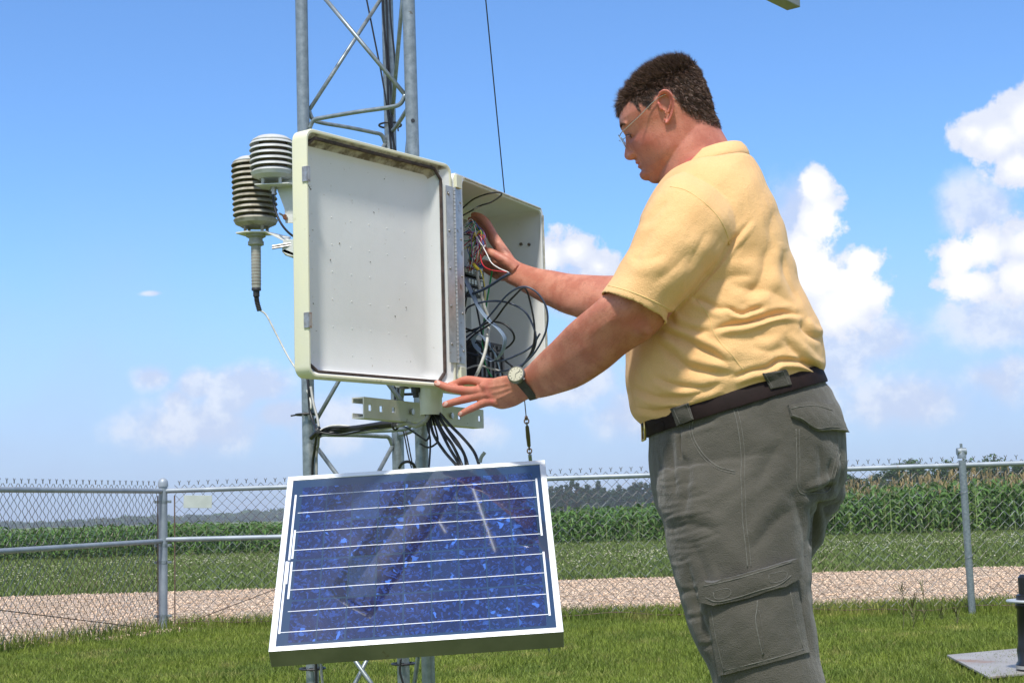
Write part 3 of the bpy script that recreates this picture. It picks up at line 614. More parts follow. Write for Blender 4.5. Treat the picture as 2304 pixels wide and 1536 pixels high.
# conduit fitting in the floor of the cabinet
cx = bp(.055, .10, 0); pc0 = V((cx.x, cx.y, 0)); zb = 1.113
k = min(np.linspace(-.1, .1, 80), key=lambda s: abs(projn([pc0+u_*s+V((0, 0, 1.14))])[0][0]-970)); pc0 = pc0+u_*k
B = MB(); prof = []
n = 48; rgs = []
for z, r0, rib in ((z0+.0, .0285, 1), (z0-.022, .0285, 1), (z0-.026, .0262, 0), (zb+.002, .0262, 0), (zb, .0255, 0), (zb, .0225, 0), (z0-.005, .0222, 0)):
    rgs.append([pc0+V((math.cos(2*math.pi*j/n)*(r0-(.0012 if rib and j % 4 > 1 else 0)), math.sin(2*math.pi*j/n)*(r0-(.0012 if rib and j % 4 > 1 else 0)), z)) for j in range(n)])
B.loft(rgs, cap=False); B.build('conduit_fitting', mat('conduit_plastic', (.70, .70, .66), .5, c2=(.62, .62, .57), sc=20), en, auto=True)
B = MB(); kn = bp(.03, .125, z0-.012); B.lathe([(.011, .012), (.011, 0), (.007, 0), (.007, -.012)], kn, n=14); B.box(kn+V((-.012, 0, -.004)), (.03, .006, .006)); B.build('drain_knob', blackp2, en, auto=True)
B = MB(); B.lathe([(.011, .001), (.0115, -.003)], bp(-.0, .15, z0-.0)+u_*.02, n=16); B.build('hole_disc', mat('hole_shade', (.09, .085, .07), .6), en)  # dark disc painted as the shade of an open hole in the underside
# mounting channels
def channel(zc, label):
    a0, a1, h = -.112, .485, .042; b0 = Dp+.006; B = MB(); M = Mb
    holes = [(-.085, .007), (-.036, .007), (.02, .008), (.35, .008), (.462, .008)]; xs_ = [a0]
    B.box(bp((a0+a1)/2, b0, zc+h*.33), (a1-a0, .003, h*.34), M); B.box(bp((a0+a1)/2, b0, zc-h*.33), (a1-a0, .003, h*.34), M)
    e = a0
    for hx, hr in holes+[(a1+.008, .008)]:
        B.box(bp((e+hx-hr)/2, b0, zc), (hx-hr-e, .003, h*.32), M); e = hx+hr
    o_ = thing('mounting_channel', tuple(bp(.17, b0, zc)), label, 'mounting channel')
    B.build('web', chanm, o_)
    for s in (1, -1):
        C_ = MB(); C_.box(bp((a0+a1)/2, b0+.0145, zc+s*(h/2+.0015)), (a1-a0, .032, .003), M); C_.box(bp((a0+a1)/2, b0+.029, zc+s*(h/2-.005)), (a1-a0, .003, .009), M); C_.build('flange', chanm, o_)
    for a in (.10, .30):
        C_ = MB(); C_.lathe([(.008, -.005), (.008, 0)], bp(a, b0-.004, zc), ni, n=6); C_.tube([bp(a, b0-.008, zc), bp(a, b0+.07, zc)], .004, 8); C_.build('bolt', steel, o_)
    C_ = MB(); C_.tube(sm([bp(.14, b0, zc-.012)+V((0, 0, 0)), bp(.14, b0+.04, zc-.014), bp(.16, b0+.085, zc-.014), bp(.19, b0+.04, zc-.014), bp(.19, b0, zc-.014)], 4), .004, 6); C_.build('u_bolt', steel, o_)
channel(1.127, 'cream slotted steel channel under the cabinet, holes along its web'); channel(1.60, 'upper steel channel hidden behind the cabinet and its door')

# ------------------------------------------------------------------ equipment in the cabinet
lg = thing('data_logger', tuple(bp(.2, .13, 1.5)), 'grey data logger with terminal strips in the cabinet under a tangle of wires', 'data logger')
gp = mat('logger_grey', (.40, .40, .38), .5, c2=(.33, .33, .31), sc=20)
B = MB(); B.box(bp(.20, .135, 1.535), (.23, .056, .155), Mb); B.build('housing', gp, lg, bevel=.004)
for z in (1.475, 1.450, 1.427):
    B = MB(); B.box(bp(.215, .098, z), (.21, .026, .020), Mb); tb = B.build('terminal_strip', blackp2, lg, bevel=.001)
    for k in range(12):
        C_ = MB(); C_.box(bp(.12+.0165*k, .084, z), (.010, .003, .011), Mb); C_.build('terminal', mat('terminal_tin', (.6, .6, .56), .4, .2) if k == 0 and z == 1.475 else bpy.data.materials['terminal_tin'], tb)
B = MB(); B.box(bp(.275, .070, 1.492), (.030, .02, .010), Mb); B.build('blue_connector', mat('blue_plastic', (.02, .16, .60), .4), lg, bevel=.001)
B = MB(); B.box(bp(.325, .10, 1.593), (.016, .02, .022), Mb); B.build('green_connector', mat('green_plastic', (.03, .33, .10), .4), lg, bevel=.001)
B = MB(); B.box(bp(.22, .162, 1.42), (.34, .004, .42), Mb); tag(B.build('backplate', mat('backplate_metal', (.45, .46, .46), .5, .3, c2=(.4, .41, .4), sc=30)), 'grey metal backplate inside the cabinet behind the wires', 'backplate')
bt = thing('battery_pack', tuple(bp(.33, .11, 1.19)), 'black ribbed battery box in the bottom of the cabinet behind the cables', 'battery box')
B = MB(); B.box(bp(.335, .115, 1.248), (.155, .075, .12), Mb); B.build('case', blackp2, bt, bevel=.006)
for k in range(6):
    B = MB(); B.box(bp(.275+.024*k, .076, 1.25), (.010, .004, .10), Mb); B.build('rib', mat('rib_black', (.05, .05, .055), .4) if k == 0 else bpy.data.materials['rib_black'], bt, bevel=.001)
# helper for cables drawn through picture points at given depths
def cable(name, pts, r, m, label, cat='cable', group=None, n=7, k=6, flat=None):
    P = sm([at(*p) for p in pts], k); B = MB(); B.tube(P, r, n, flat=flat); o = B.build(name, m, smooth=True); recenter(o, P[0]); return tag(o, label, cat, group)
cm = {c: mat('wire_'+c, v, .45) for c, v in dict(red=(.55, .03, .04), white=(.75, .73, .70), green=(.02, .30, .10), blue=(.04, .10, .42), purple=(.28, .10, .32), pink=(.62, .25, .32), brown=(.22, .09, .05), yellow=(.75, .62, .05), grey=(.35, .36, .38), black=(.02, .02, .025)).items()}
names = list(cm)
wt = thing('wire_harness', tuple(at(1060, 560, 3.62)), 'tangle of thin coloured signal wires spilling over the data logger', 'wires')
R2 = random.Random(5)
for i in range(30):
    c = names[i % len(names)] if i % 3 else R2.choice(['red', 'purple', 'pink', 'white', 'blue']); sx = R2.uniform(1044, 1062); sy = R2.uniform(505, 560); ex = R2.uniform(1048, 1082); ey = R2.uniform(578, 612)
    pts = [(sx-6, sy, 3.60), (sx+R2.uniform(4, 20), sy-R2.uniform(-4, 16), 3.59), (R2.uniform(1056, 1094), R2.uniform(515, 560), 3.575+R2.uniform(-.02, .02)), (R2.uniform(1050, 1092), R2.uniform(550, 590), 3.59+R2.uniform(-.02, .02)), (ex, ey, 3.62)]
    B = MB(); B.tube(sm([at(*p) for p in pts], 5), .0011, 5); B.build('signal_wire', cm[c], wt, smooth=True)
cable('signal_wire', [(1080, 570, 3.58), (1086, 595, 3.55), (1104, 607, 3.52), (1140, 612, 3.5)], .0012, cm['red'], 'thin red wire curving from the logger to the end of the grey-blue lead', 'wire')
cable('signal_wire', [(1072, 530, 3.58), (1092, 565, 3.55), (1105, 590, 3.52), (1122, 603, 3.51), (1145, 613, 3.5)], .0013, cm['white'], 'thin white wire running down across the man\'s hand in the cabinet', 'wire')
cable('signal_wire', [(1070, 598, 3.6), (1082, 610, 3.59), (1090, 640, 3.6), (1092, 680, 3.62)], .0012, cm['yellow'], 'thin yellow wire hanging below the logger terminals', 'wire')
cable('yellow_plug', [(1066, 594, 3.585), (1070, 600, 3.58), (1076, 606, 3.585)], [.004]*13, cm['yellow'], 'small yellow wire connector under the terminal strips', 'connector')
cable('lead', [(1046, 668, 3.6), (1090, 650, 3.55), (1130, 625, 3.5), (1147, 615, 3.49)], .0036, bluegr, 'thick dark grey-blue lead pointing up to the right with a cut end', 'cable')
cable('grounding_wire', [(1108, 605, 3.64), (1102, 640, 3.65), (1092, 700, 3.66), (1086, 760, 3.66), (1088, 800, 3.66), (1096, 830, 3.66), (1108, 850, 3.68)], .0022, cm['green'], 'green earth wire running down the middle of the cabinet', 'wire')
cable('grey_cable', [(1072, 610, 3.62), (1080, 650, 3.62), (1090, 690, 3.62), (1100, 720, 3.62), (1098, 750, 3.58), (1092, 790, 3.56), (1078, 830, 3.55), (1062, 860, 3.58)], .0040, whitec, 'thick pale grey cable bowed down the front of the cabinet', 'cable')
cable('ribbon_cable', [(1046, 625, 3.6), (1062, 660, 3.58), (1080, 695, 3.57), (1100, 720, 3.56), (1124, 742, 3.55), (1136, 765, 3.55), (1128, 795, 3.56), (1108, 812, 3.58), (1088, 795, 3.6), (1070, 778, 3.6), (1066, 760, 3.6), (1078, 752, 3.59), (1096, 768, 3.58), (1112, 792, 3.6), (1124, 830, 3.64), (1130, 870, 3.66)], .0085, mat('ribbon_blue_grey', (.20, .27, .36), .5), 'flat grey-blue ribbon cable curled in the lower half of the cabinet', 'cable', n=8, flat=.12)
BL = 'black and dark blue leads looped in the cabinet'
loops = [([(1044, 762, 3.62), (1080, 735, 3.58), (1110, 700, 3.54), (1145, 660, 3.5), (1180, 645, 3.48), (1212, 662, 3.47), (1231, 700, 3.47), (1228, 745, 3.48), (1205, 790, 3.5), (1175, 822, 3.52), (1150, 845, 3.55)], bluegr, 'outermost dark lead looping right past the rim of the cabinet'),
         ([(1046, 705, 3.63), (1055, 690, 3.6), (1095, 678, 3.56), (1140, 680, 3.53), (1180, 700, 3.52), (1202, 740, 3.52), (1205, 775, 3.53), (1185, 812, 3.55), (1150, 830, 3.56), (1115, 838, 3.6)], bluegr, 'inner dark lead looping above the watch'),
         ([(1044, 775, 3.63), (1070, 750, 3.58), (1108, 725, 3.55), (1135, 690, 3.53), (1155, 668, 3.51), (1180, 648, 3.5), (1193, 680, 3.51), (1203, 740, 3.52), (1196, 790, 3.53), (1170, 830, 3.56)], blackp, 'black lead falling straight from the top of the loops'),
         ([(1044, 748, 3.64), (1075, 738, 3.62), (1100, 725, 3.6), (1130, 727, 3.58), (1152, 745, 3.57), (1156, 765, 3.58), (1135, 785, 3.6), (1100, 790, 3.62)], blackp, 'small black loop low in the cabinet'),
         ([(1044, 792, 3.63), (1080, 800, 3.6), (1120, 812, 3.57), (1160, 800, 3.55), (1195, 780, 3.54), (1215, 750, 3.53)], bluegr, 'dark lead rising to the right through the loops'),
         ([(1044, 738, 3.64), (1062, 744, 3.62), (1090, 760, 3.6), (1115, 790, 3.58), (1135, 810, 3.58), (1170, 838, 3.58)], blackp, 'black lead slanting down to the right towards the watch'),
         ([(1046, 690, 3.64), (1052, 660, 3.63), (1062, 650, 3.62), (1072, 690, 3.62), (1082, 740, 3.62), (1092, 790, 3.63)], blackp, 'black lead hanging straight down beside the green wire'),
         ([(1046, 830, 3.6), (1075, 822, 3.6), (1110, 830, 3.6), (1160, 845, 3.6)], grayc, 'pale grey lead crossing the bottom of the cabinet'),
         ([(1046, 785, 3.62), (1075, 770, 3.6), (1085, 790, 3.6), (1070, 805, 3.6), (1050, 795, 3.62)], blackp, 'tight black coil at the hinge side of the cabinet'),
         ([(1046, 842, 3.62), (1090, 850, 3.62), (1140, 848, 3.62)], blackp, 'black lead along the floor of the cabinet')]
for pts, m_, lb in loops: cable('looped_lead', pts, .0024, m_, lb, 'cable', BL)
cable('antenna_lead', [(1041, 485, 3.6), (1058, 476, 3.6), (1078, 464, 3.58), (1105, 455, 3.57), (1127, 440, 3.56), (1125, 433, 3.56), (1098, 436, 3.57), (1066, 448, 3.59), (1041, 468, 3.6)], .0019, blackp, 'thin black lead making an open loop under the cabinet ceiling', 'cable')
cable('lead_sleeve', [(1068, 470, 3.589), (1076, 466, 3.583), (1084, 463, 3.58)], .0028, whitec, 'short white sleeve on the thin lead under the cabinet ceiling', 'cable sleeve')

# ------------------------------------------------------------------ cables below the cabinet and on the tower
CG = 'black cables dropping from the cabinet to the solar panel'
dr_ = [([(958, 930, 3.52), (962, 962, 3.52), (968, 990, 3.5), (966, 1040, 3.42), (962, 1070, 3.4)], 'leftmost of the black cables below the conduit, hanging straight'),
       ([(966, 930, 3.52), (975, 975, 3.5), (1000, 1015, 3.44), (1026, 1045, 3.36), (1036, 1060, 3.36)], 'second black cable from the left below the conduit'),
       ([(972, 930, 3.52), (990, 965, 3.49), (1010, 1005, 3.44), (1034, 1045, 3.36), (1040, 1060, 3.36)], 'thick black cable in the middle of the fan below the conduit'),
       ([(978, 930, 3.51), (996, 970, 3.48), (1018, 1000, 3.44), (1037, 1040, 3.36), (1042, 1060, 3.36)], 'black cable just right of the middle of the fan'),
       ([(984, 930, 3.51), (1004, 962, 3.48), (1030, 995, 3.44), (1048, 1030, 3.38), (1054, 1060, 3.36)], 'black cable bowing right, second from the outer one'),
       ([(990, 930, 3.5), (1012, 955, 3.48), (1042, 985, 3.44), (1066, 1015, 3.38), (1078, 1045, 3.34)], 'outermost black cable bowing right to the little grey stub'),
       ([(982, 930, 3.51), (996, 950, 3.5), (1022, 990, 3.45), (1044, 1020, 3.4), (1050, 1060, 3.36)], 'black cable crossing over the others in the fan'),
       ([(970, 930, 3.53), (985, 985, 3.5), (978, 1000, 3.49), (962, 1006, 3.5), (945, 998, 3.52)], 'thin black cable curling back to the tower leg'),
       ([(962, 930, 3.54), (966, 975, 3.53), (960, 990, 3.53), (950, 985, 3.54), (920, 965, 3.6), (898, 955, 3.7)], 'thin black cable swinging back to the bundle')]
for i, (pts, lb) in enumerate(dr_): cable('drop_cable', pts, .0024 if i in (0, 7, 8) else .0036, blackp, lb, 'cable', CG)
cable('cable_stub', [(1080, 1040, 3.34), (1083, 1028, 3.34), (1091, 1017, 3.34)], .004, mat('stub_grey_green', (.22, .25, .2), .5), 'short grey-green cable stub sticking up above the panel frame', 'cable')
cable('grey_conduit_cable', [(965, 932, 3.5), (955, 948, 3.5), (935, 958, 3.53), (915, 952, 3.57), (893, 958, 3.62)], .0055, grayc, 'thick pale grey cable from the conduit back to the cable bundle', 'cable')
bnd = [([(700, 985, 3.74), (715, 972, 3.72), (740, 968, 3.72), (800, 962, 3.68), (850, 955, 3.64), (892, 952, 3.62)], .0062, blackp, 'thick black cable bundled between the tower legs'),
       ([(716, 974, 3.71), (760, 972, 3.71), (810, 964, 3.67), (860, 960, 3.64), (895, 956, 3.62)], .0042, blackp, 'lower black cable of the bundle between the tower legs'),
       ([(716, 970, 3.71), (745, 958, 3.71), (780, 958, 3.7), (815, 966, 3.68), (860, 966, 3.65), (893, 958, 3.62)], .0028, whitec, 'thin whitish cable bowing above the bundle between the legs'),
       ([(716, 972, 3.71), (765, 978, 3.7), (800, 972, 3.68), (850, 962, 3.64)], .0024, blackp, 'thin black cable sagging under the bundle'),
       ([(712, 976, 3.72), (740, 962, 3.7), (800, 960, 3.68), (858, 950, 3.64), (890, 948, 3.62)], .0030, blackp, 'black cable on top of the bundle')]
for pts, r, m_, lb in bnd: cable('bundle_cable', pts, r, m_, lb, 'cable', 'cables bundled between the tower legs')
def tie(name, c, ax, r, lb, tail=None):
    B = MB(); a = V(ax).normalized(); o_ = a.orthogonal(); b = a.cross(o_); B.tube([V(c)+(o_*math.cos(q)+b*math.sin(q))*r for q in np.linspace(0, 6.28, 20)], .0028, 6, False)
    if tail: B.tube([V(c)+V(tail[0]), V(c)+V(tail[1])], .0022, 5)
    B.box(V(c)+V((0, -r-.002, 0)), (.008, .006, .008)); o = B.build(name, blackp2); recenter(o, c); tag(o, lb, 'cable tie', 'black cable ties')
tie('cable_tie', at(718, 971, 3.71), at(760, 966, 3.7)-at(718, 971, 3.71), .0085, 'black cable tie at the left end of the bundle')
tie('cable_tie', at(889, 955, 3.62), at(920, 952, 3.6)-at(889, 955, 3.62), .0095, 'black cable tie at the right end of the bundle')
tie('cable_tie', at(690, 932, 3.85), (0, 0, 1), .0195, 'black cable tie round the left tower leg with its tail sticking out', ((-.02, -.004, 0), (-.040, -.006, -.003)))
tie('cable_tie', LG[2](at(880, 282, 4.03).z), (0, 0, 1), .0215, 'black cable tie round the middle tower leg above the cabinet', ((.02, 0, -.002), (.022, -.004, -.018)))
tie('cable_tie', LG[0](at(700, 1503, 3.85).z), (0, 0, 1), .022, 'black cable tie round the left tower leg under the panel')
tie('cable_tie', LG[2](at(908, 1492, 4.03).z), (0, 0, 1), .021, 'black cable tie round the middle tower leg under the panel')
LC = 'cables strapped along the left tower leg'
cable('leg_cable', [(690, 835, 3.83), (694, 870, 3.82), (697, 920, 3.82), (705, 950, 3.8), (712, 972, 3.76), (708, 1010, 3.8), (703, 1060, 3.82), (706, 1200, 3.82), (709, 1400, 3.82), (712, 1560, 3.82)], .0036, blackp, 'black cable running down the left tower leg', 'cable', LC)
cable('leg_cable', [(699, 870, 3.82), (706, 910, 3.8), (714, 940, 3.78), (718, 968, 3.76), (716, 1000, 3.8), (712, 1060, 3.82), (720, 1450, 3.82), (728, 1560, 3.82)], .0034, grayc, 'pale grey cable running down the left tower leg', 'cable', LC)
MC = 'black cables climbing the middle tower leg'
for (o1, o2, r, lb) in ((-3, 4, .0032, 'leftmost black cable on the middle tower leg'), (5, -4, .0030, 'middle black cable on the middle tower leg'), (13, 8, .0026, 'rightmost black cable on the middle tower leg')):
    cable('leg_cable', [(862+o1, -60, 3.99), (866+o1, 40, 3.995), (871+o1+o2*.5, 130, 3.995), (876+o1, 220, 3.995), (879-o2*.5+o1*.3, 285, 3.995), (886+o1, 400, 3.995), (890+o1, 700, 3.995), (892+o1, 950, 3.99)], r, blackp, lb, 'cable', MC)
cable('stray_cable', [(800, -120, 4.0), (825, 0, 3.995), (843, 90, 3.99), (858, 165, 3.985), (868, 225, 3.98), (876, 285, 3.985)], .0024, blackp, 'thin black cable swinging in from the upper left to the middle leg', 'cable', MC)
for i, (a, b, lb) in enumerate([((914, 975), (934, 1065), 'left thin black cable between the two right legs'), ((906, 962), (926, 1052), 'left-hand twin of the thin cables between the two right legs')]):
    cable('thin_cable', [(a[0]-8, a[1]-14, 3.9), (a[0], a[1], 3.88), (b[0]-8, b[1]-30, 3.87), (b[0], b[1], 3.86)], .0019, blackp, lb, 'cable')
cable('cable_loop', [(898, 1052, 3.6), (905, 1042, 3.58), (918, 1038, 3.57), (930, 1044, 3.58), (936, 1056, 3.6)], .0036, blackp, 'short black cable arch above the panel between the legs', 'cable')
cable('lower_cable', [(902, 1480, 3.95), (900, 1510, 3.95), (908, 1540, 3.95), (915, 1580, 3.95)], .003, blackp, 'black cable on the middle leg under the panel', 'cable')

# ================================================================== radiation shields
def shield(name, cx, ytop, Y, nplate, pitch, R0_, m, label, probe=None):
    T = at(cx, ytop, Y); root = thing(name, (T.x, T.y, T.z-pitch*nplate), label, 'radiation shield', 'plate-stack sensor shields on the tower')
    c = V((T.x, T.y, T.z-.010)); lean = V((.018, 0, -1)).normalized()
    B = MB(); B.lathe([(R0_*.93, -.010), (R0_*.86, -.004), (R0_*.66, .004), (R0_*.35, .009), (.001, .011)][::-1], c, V((0, 0, 1)), n=40); B.build('dome', m if m is shieldm else shieldm, root, smooth=True)
    for i in range(nplate):
        o_ = c+V((.010*i*pitch*3, 0, -.010-i*pitch)); f = 1.0 if 0 < i < nplate-1 else (.985 if i == 0 else .97)
        B = MB(); B.lathe([(R0_*.55, .004), (R0_*.80, .004), (R0_*.95*f, -.001), (R0_*f, -.0065), (R0_*.985*f, -.0075), (R0_*.93*f, -.0045), (R0_*.78, -.0005), (R0_*.55, .0)], o_, n=44, cap=False)
        me = B; ring0 = None
        B.build('shield_plate', m, root, auto=True)
    bot = c+V((.03*nplate*pitch, 0, -.010-nplate*pitch))
    B = MB(); B.lathe([(R0_*.60, 0), (R0_*.62, nplate*pitch)], bot+V((0, 0, .004)), n=24); B.build('core', stemm, root, smooth=True)
    B = MB(); B.lathe([(R0_*.98, .006), (R0_*.90, -.004), (R0_*.68, -.010), (R0_*.64, -.012)][::-1], bot+V((0, 0, .004)), n=36); B.build('base_ring', m, root, auto=True)
    for a in (.6, 2.3, 3.9, 5.4):
        B = MB(); B.tube([bot+V((math.cos(a)*.033, math.sin(a)*.033, .0)), bot+V((math.cos(a)*.033, math.sin(a)*.033, -.024))], .0042, 8); B.build('stand_off', m, root, auto=True)
    return root, bot
sA, bA = shield('radiation_shield', 612, 305, 3.86, 6, .0150, .0600, shieldm, 'small clean white radiation shield, six plates, nearer the cabinet door')
wm = mat('bracket_white', (.62, .63, .58), .45, c2=(.55, .56, .50), sc=20)
# small shield bracket: flat shelf and triangular plate to the leg
B = MB(); q0 = bA+V((0, 0, -.024)); B.prism([q0+V((-.045, -.03, 0)), q0+V((.045, -.035, 0)), q0+V((.075, .0, 0)), q0+V((.05, .035, 0)), q0+V((-.03, .03, 0))], V((0, 0, -.003))); B.build('bracket_shelf', wm, sA, bevel=.0008)
pa, pb_, pcx, pdx, pe = at(618, 412, 3.87), at(668, 400, 3.86), at(690, 502, 3.86), at(642, 502, 3.86), at(640, 470, 3.865)
B = MB(); B.prism([pa, pb_, pcx, pdx, pe], V((.0, .003, 0))); B.build('bracket_plate', wm, sA, bevel=.0008)
B = MB(); B.lathe([(.008, 0), (.008, -.012), (.0055, -.012), (.0055, -.020)], q0+V((.0, 0, -.003)), n=12); B.build('cable_gland', steel, sA, auto=True)
B = MB(); B.tube([at(628, 480, 3.84), at(646, 490, 3.86)], .003, 8); B.build('bolt', steel, sA)
B = MB(); B.lathe([(.008, 0), (.008, .005)], at(643, 488, 3.852), V((-.8, .4, -.2)), n=6); B.build('nut', mat('rusty_nut', (.25, .10, .05), .7, .3), sA)
cable('shield_cable', [(614, 420, 3.86), (614, 440, 3.86), (620, 475, 3.85), (634, 505, 3.84), (655, 528, 3.84), (680, 540, 3.85)], [.0048]*4+[.0032]*27, blackp, 'black cable curving down from the small shield to the tower', 'cable')
sB, bB = shield('radiation_shield', 570, 352, 3.93, 11, .0148, .0595, shieldm2, 'taller dirty radiation shield, eleven plates, with a probe hanging below')
q0 = bB+V((0, 0, -.024)); arm = at(595, 508, 3.93)
B = MB(); B.prism([q0+V((-.05, -.02, 0)), q0+V((-.02, -.038, 0)), q0+V((.035, -.03, 0)), q0+V((.045, .02, 0)), q0+V((-.03, .03, 0))], V((0, 0, -.004))); B.build('bracket_shelf', wm, sB, bevel=.0008)
B = MB(); B.prism([q0+V((.030, -.032, -.004)), q0+V((.045, .018, -.004)), at(652, 532, 3.88)+V((0, .02, 0)), at(648, 548, 3.84)], V((0, 0, .003))); B.build('bracket_arm', wm, sB, bevel=.0006)
B = MB(); B.prism([at(637, 540, 3.83), at(665, 538, 3.83), at(668, 578, 3.83), at(648, 575, 3.83), at(634, 566, 3.83)], V((0, .004, 0))); B.prism([at(634, 566, 3.83), at(668, 578, 3.83), at(668, 572, 3.83), at(640, 560, 3.83)], V((0, .06, 0))); B.build('clamp', wm, sB, bevel=.0006)
for y in (551, 556):
    B = MB(); B.tube([at(612, y+3, 3.82), at(680, y-8, 3.84)], .0028, 8); B.build('u_bolt', steel, sB)
sx = bB+V((.0, 0, -.028))
B = MB(); B.lathe([(.026, 0), (.026, -.006), (.018, -.010), (.018, -.018), (.021, -.019), (.021, -.028), (.013, -.031), (.0125, -.10), (.0122, -.142)], sx, n=24); B.build('probe', probem, sB, auto=True)
B = MB()
for k in range(12): B.lathe([(.0129, 0), (.0131, -.0008), (.0129, -.0016)], sx+V((0, 0, -.038-.0085*k)), n=20, cap=False)
B.build('probe_bands', stemm, sB)
B = MB(); B.lathe([(.0118, -.142), (.0125, -.143), (.0125, -.149), (.0085, -.15), (.0085, -.165)], sx, n=18); B.build('probe_cap', blackp2, sB, auto=True)
e = sx+V((.0, 0, -.165)); pe_ = projn([e])[0]
B = MB(); pp = sm([e, at(pe_[0]+2, pe_[1]+14, 3.93), at(pe_[0]+7, pe_[1]+32, 3.93)], 10); B.tube(pp, [.0075 if i % 2 else .0055 for i in range(len(pp))], 10); B.build('strain_relief', blackp2, sB, auto=True)
cable('probe_cable', [(pe_[0]+7, pe_[1]+30, 3.93), (600, 710, 3.93), (622, 752, 3.92), (650, 805, 3.9), (676, 845, 3.87), (697, 895, 3.82), (700, 920, 3.81)], .0026, whitec, 'white cable slanting down from the probe to the left tower leg', 'cable')

# ================================================================== solar panel
Wp, Hp = .56, .5175
def rotm(a, b, c):
    return Matrix.Rotation(a, 4, 'Z')@Matrix.Rotation(b, 4, 'X')@Matrix.Rotation(c, 4, 'Y')
sp = bpy.data.objects.new('solar_panel', None); col.objects.link(sp); sp.matrix_world = Matrix.Translation((-.20628, 3.10467, .81431))@rotm(.04607, .71513, -.05047); ORG[sp] = V((0, 0, 0))
tag(sp, 'blue polycrystalline solar panel in a bright aluminium frame, tilted up below the cabinet', 'solar panel')
fw, ft = .0125, .042
fr_ = []
def bar(c, s): B = MB(); B.box(c, s); return B.build('frame_bar', alum, sp, bevel=.0008)
fb = bar((0, -Hp/2+fw/2, -ft/2), (Wp, fw, ft)); fb.data.materials.append(alum_shade)
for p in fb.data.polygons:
    if p.normal.y < -.5: p.material_index = 1  # down-facing side takes the painted-in shade
bar((0, Hp/2-fw/2, -ft/2), (Wp, fw, ft)); bar((-Wp/2+fw/2, 0, -ft/2), (fw, Hp-2*fw, ft)); bar((Wp/2-fw/2, 0, -ft/2), (fw, Hp-2*fw, ft))
# laminate with the cells: pattern in the material
m = bpy.data.materials.new('solar_laminate'); m.use_nodes = True; nt = m.node_tree; N = nt.nodes; L = nt.links; bs = N['Principled BSDF']
tcx = nd('ShaderNodeTexCoord').outputs['Object']; sx_ = nd('ShaderNodeSeparateXYZ', i={0: tcx})
cx0, cx1, cy0, cy1 = -.247, .251, -.240, .223; cw, ch = (cx1-cx0)/9, (cy1-cy0)/4
fx = mth('DIVIDE', mth('SUBTRACT', sx_.outputs[0], cx0), cw); fy = mth('DIVIDE', mth('SUBTRACT', sx_.outputs[1], cy0), ch)
def inrange(v, lo, hi): return mth('MULTIPLY', mth('GREATER_THAN', v, lo), mth('LESS_THAN', v, hi))
frx = mth('FRACT', fx); fry = mth('FRACT', fy)
inside = mth('MULTIPLY', inrange(fx, 0.0, 9.0), inrange(fy, 0.0, 4.0)); cell = mth('MULTIPLY', inside, mth('MULTIPLY', inrange(frx, .03, .97), inrange(fry, .018, .982)))
cid = nd('ShaderNodeCombineXYZ', i={0: mth('FLOOR', fx), 1: mth('FLOOR', fy), 2: 0.0}).outputs[0]
wn = nd('ShaderNodeTexWhiteNoise', noise_dimensions='3D', i={'Vector': cid})
off = vm('ADD', tcx, vm('MULTIPLY', wn.outputs[1], (.7, .7, .7)))
wob = nd('ShaderNodeTexNoise', i={'Vector': off, 'Scale': 30.0, 'Detail': 3.0}); offw = vm('ADD', vm('MULTIPLY', off, (1, .8, 1)), vm('MULTIPLY', wob.outputs[1], (.035, .035, .035)))
v1 = nd('ShaderNodeTexVoronoi', i={'Vector': offw, 'Scale': 95.0, 'Randomness': 1.0}); v2 = nd('ShaderNodeTexVoronoi', i={'Vector': offw, 'Scale': 210.0}); v3 = nd('ShaderNodeTexVoronoi', i={'Vector': offw, 'Scale': 26.0})
s1 = nd('ShaderNodeSeparateColor', i={0: v1.outputs['Color']}).outputs; s2 = nd('ShaderNodeSeparateColor', i={0: v2.outputs['Color']}).outputs; s3 = nd('ShaderNodeSeparateColor', i={0: v3.outputs['Color']}).outputs
cb = mixc(s1[0], (.0015, .0035, .028, 1), (.006, .010, .065, 1)); cb = mixc(mth('MULTIPLY', s3[1], .5), cb, (.012, .009, .045, 1))
cb = mixc(mth('MULTIPLY', mr(s2[1], .55, 1.0), .85), cb, (.018, .05, .24, 1)); cb = mixc(mth('MULTIPLY', mr(s1[2], .90, .99), mr(s3[2], .4, .8)), cb, (.05, .15, .55, 1))
rowlight = mth('MULTIPLY', mr(wn.outputs[0], .55, 1.0), .5); cb = mixc(rowlight, cb, (.022, .05, .13, 1))
fg = mth('FRACT', mth('DIVIDE', sx_.outputs[0], .00235)); fing = mth('LESS_THAN', fg, .17)
cb = mixc(mth('MULTIPLY', fing, .45), cb, (.11, .13, .20, 1))
bcx = mixc(cell, (.022, .044, .088, 1), cb); L.new(bcx, bs.inputs['Base Color'])
bs.inputs['Roughness'].default_value = .35; bs.inputs['Coat Weight'].default_value = 1; bs.inputs['Coat Roughness'].default_value = .025; bs.inputs['Coat IOR'].default_value = 2.1; bs.inputs['Specular IOR Level'].default_value = .08
B = MB(); B.box((0, 0, -.005), (Wp-2*fw-.0004, Hp-2*fw-.0004, .006)); B.build('laminate', m, sp)
silver = mat('tinned_busbar', (.85, .87, .90), .35, .25, c2=(.70, .72, .76), sc=60)
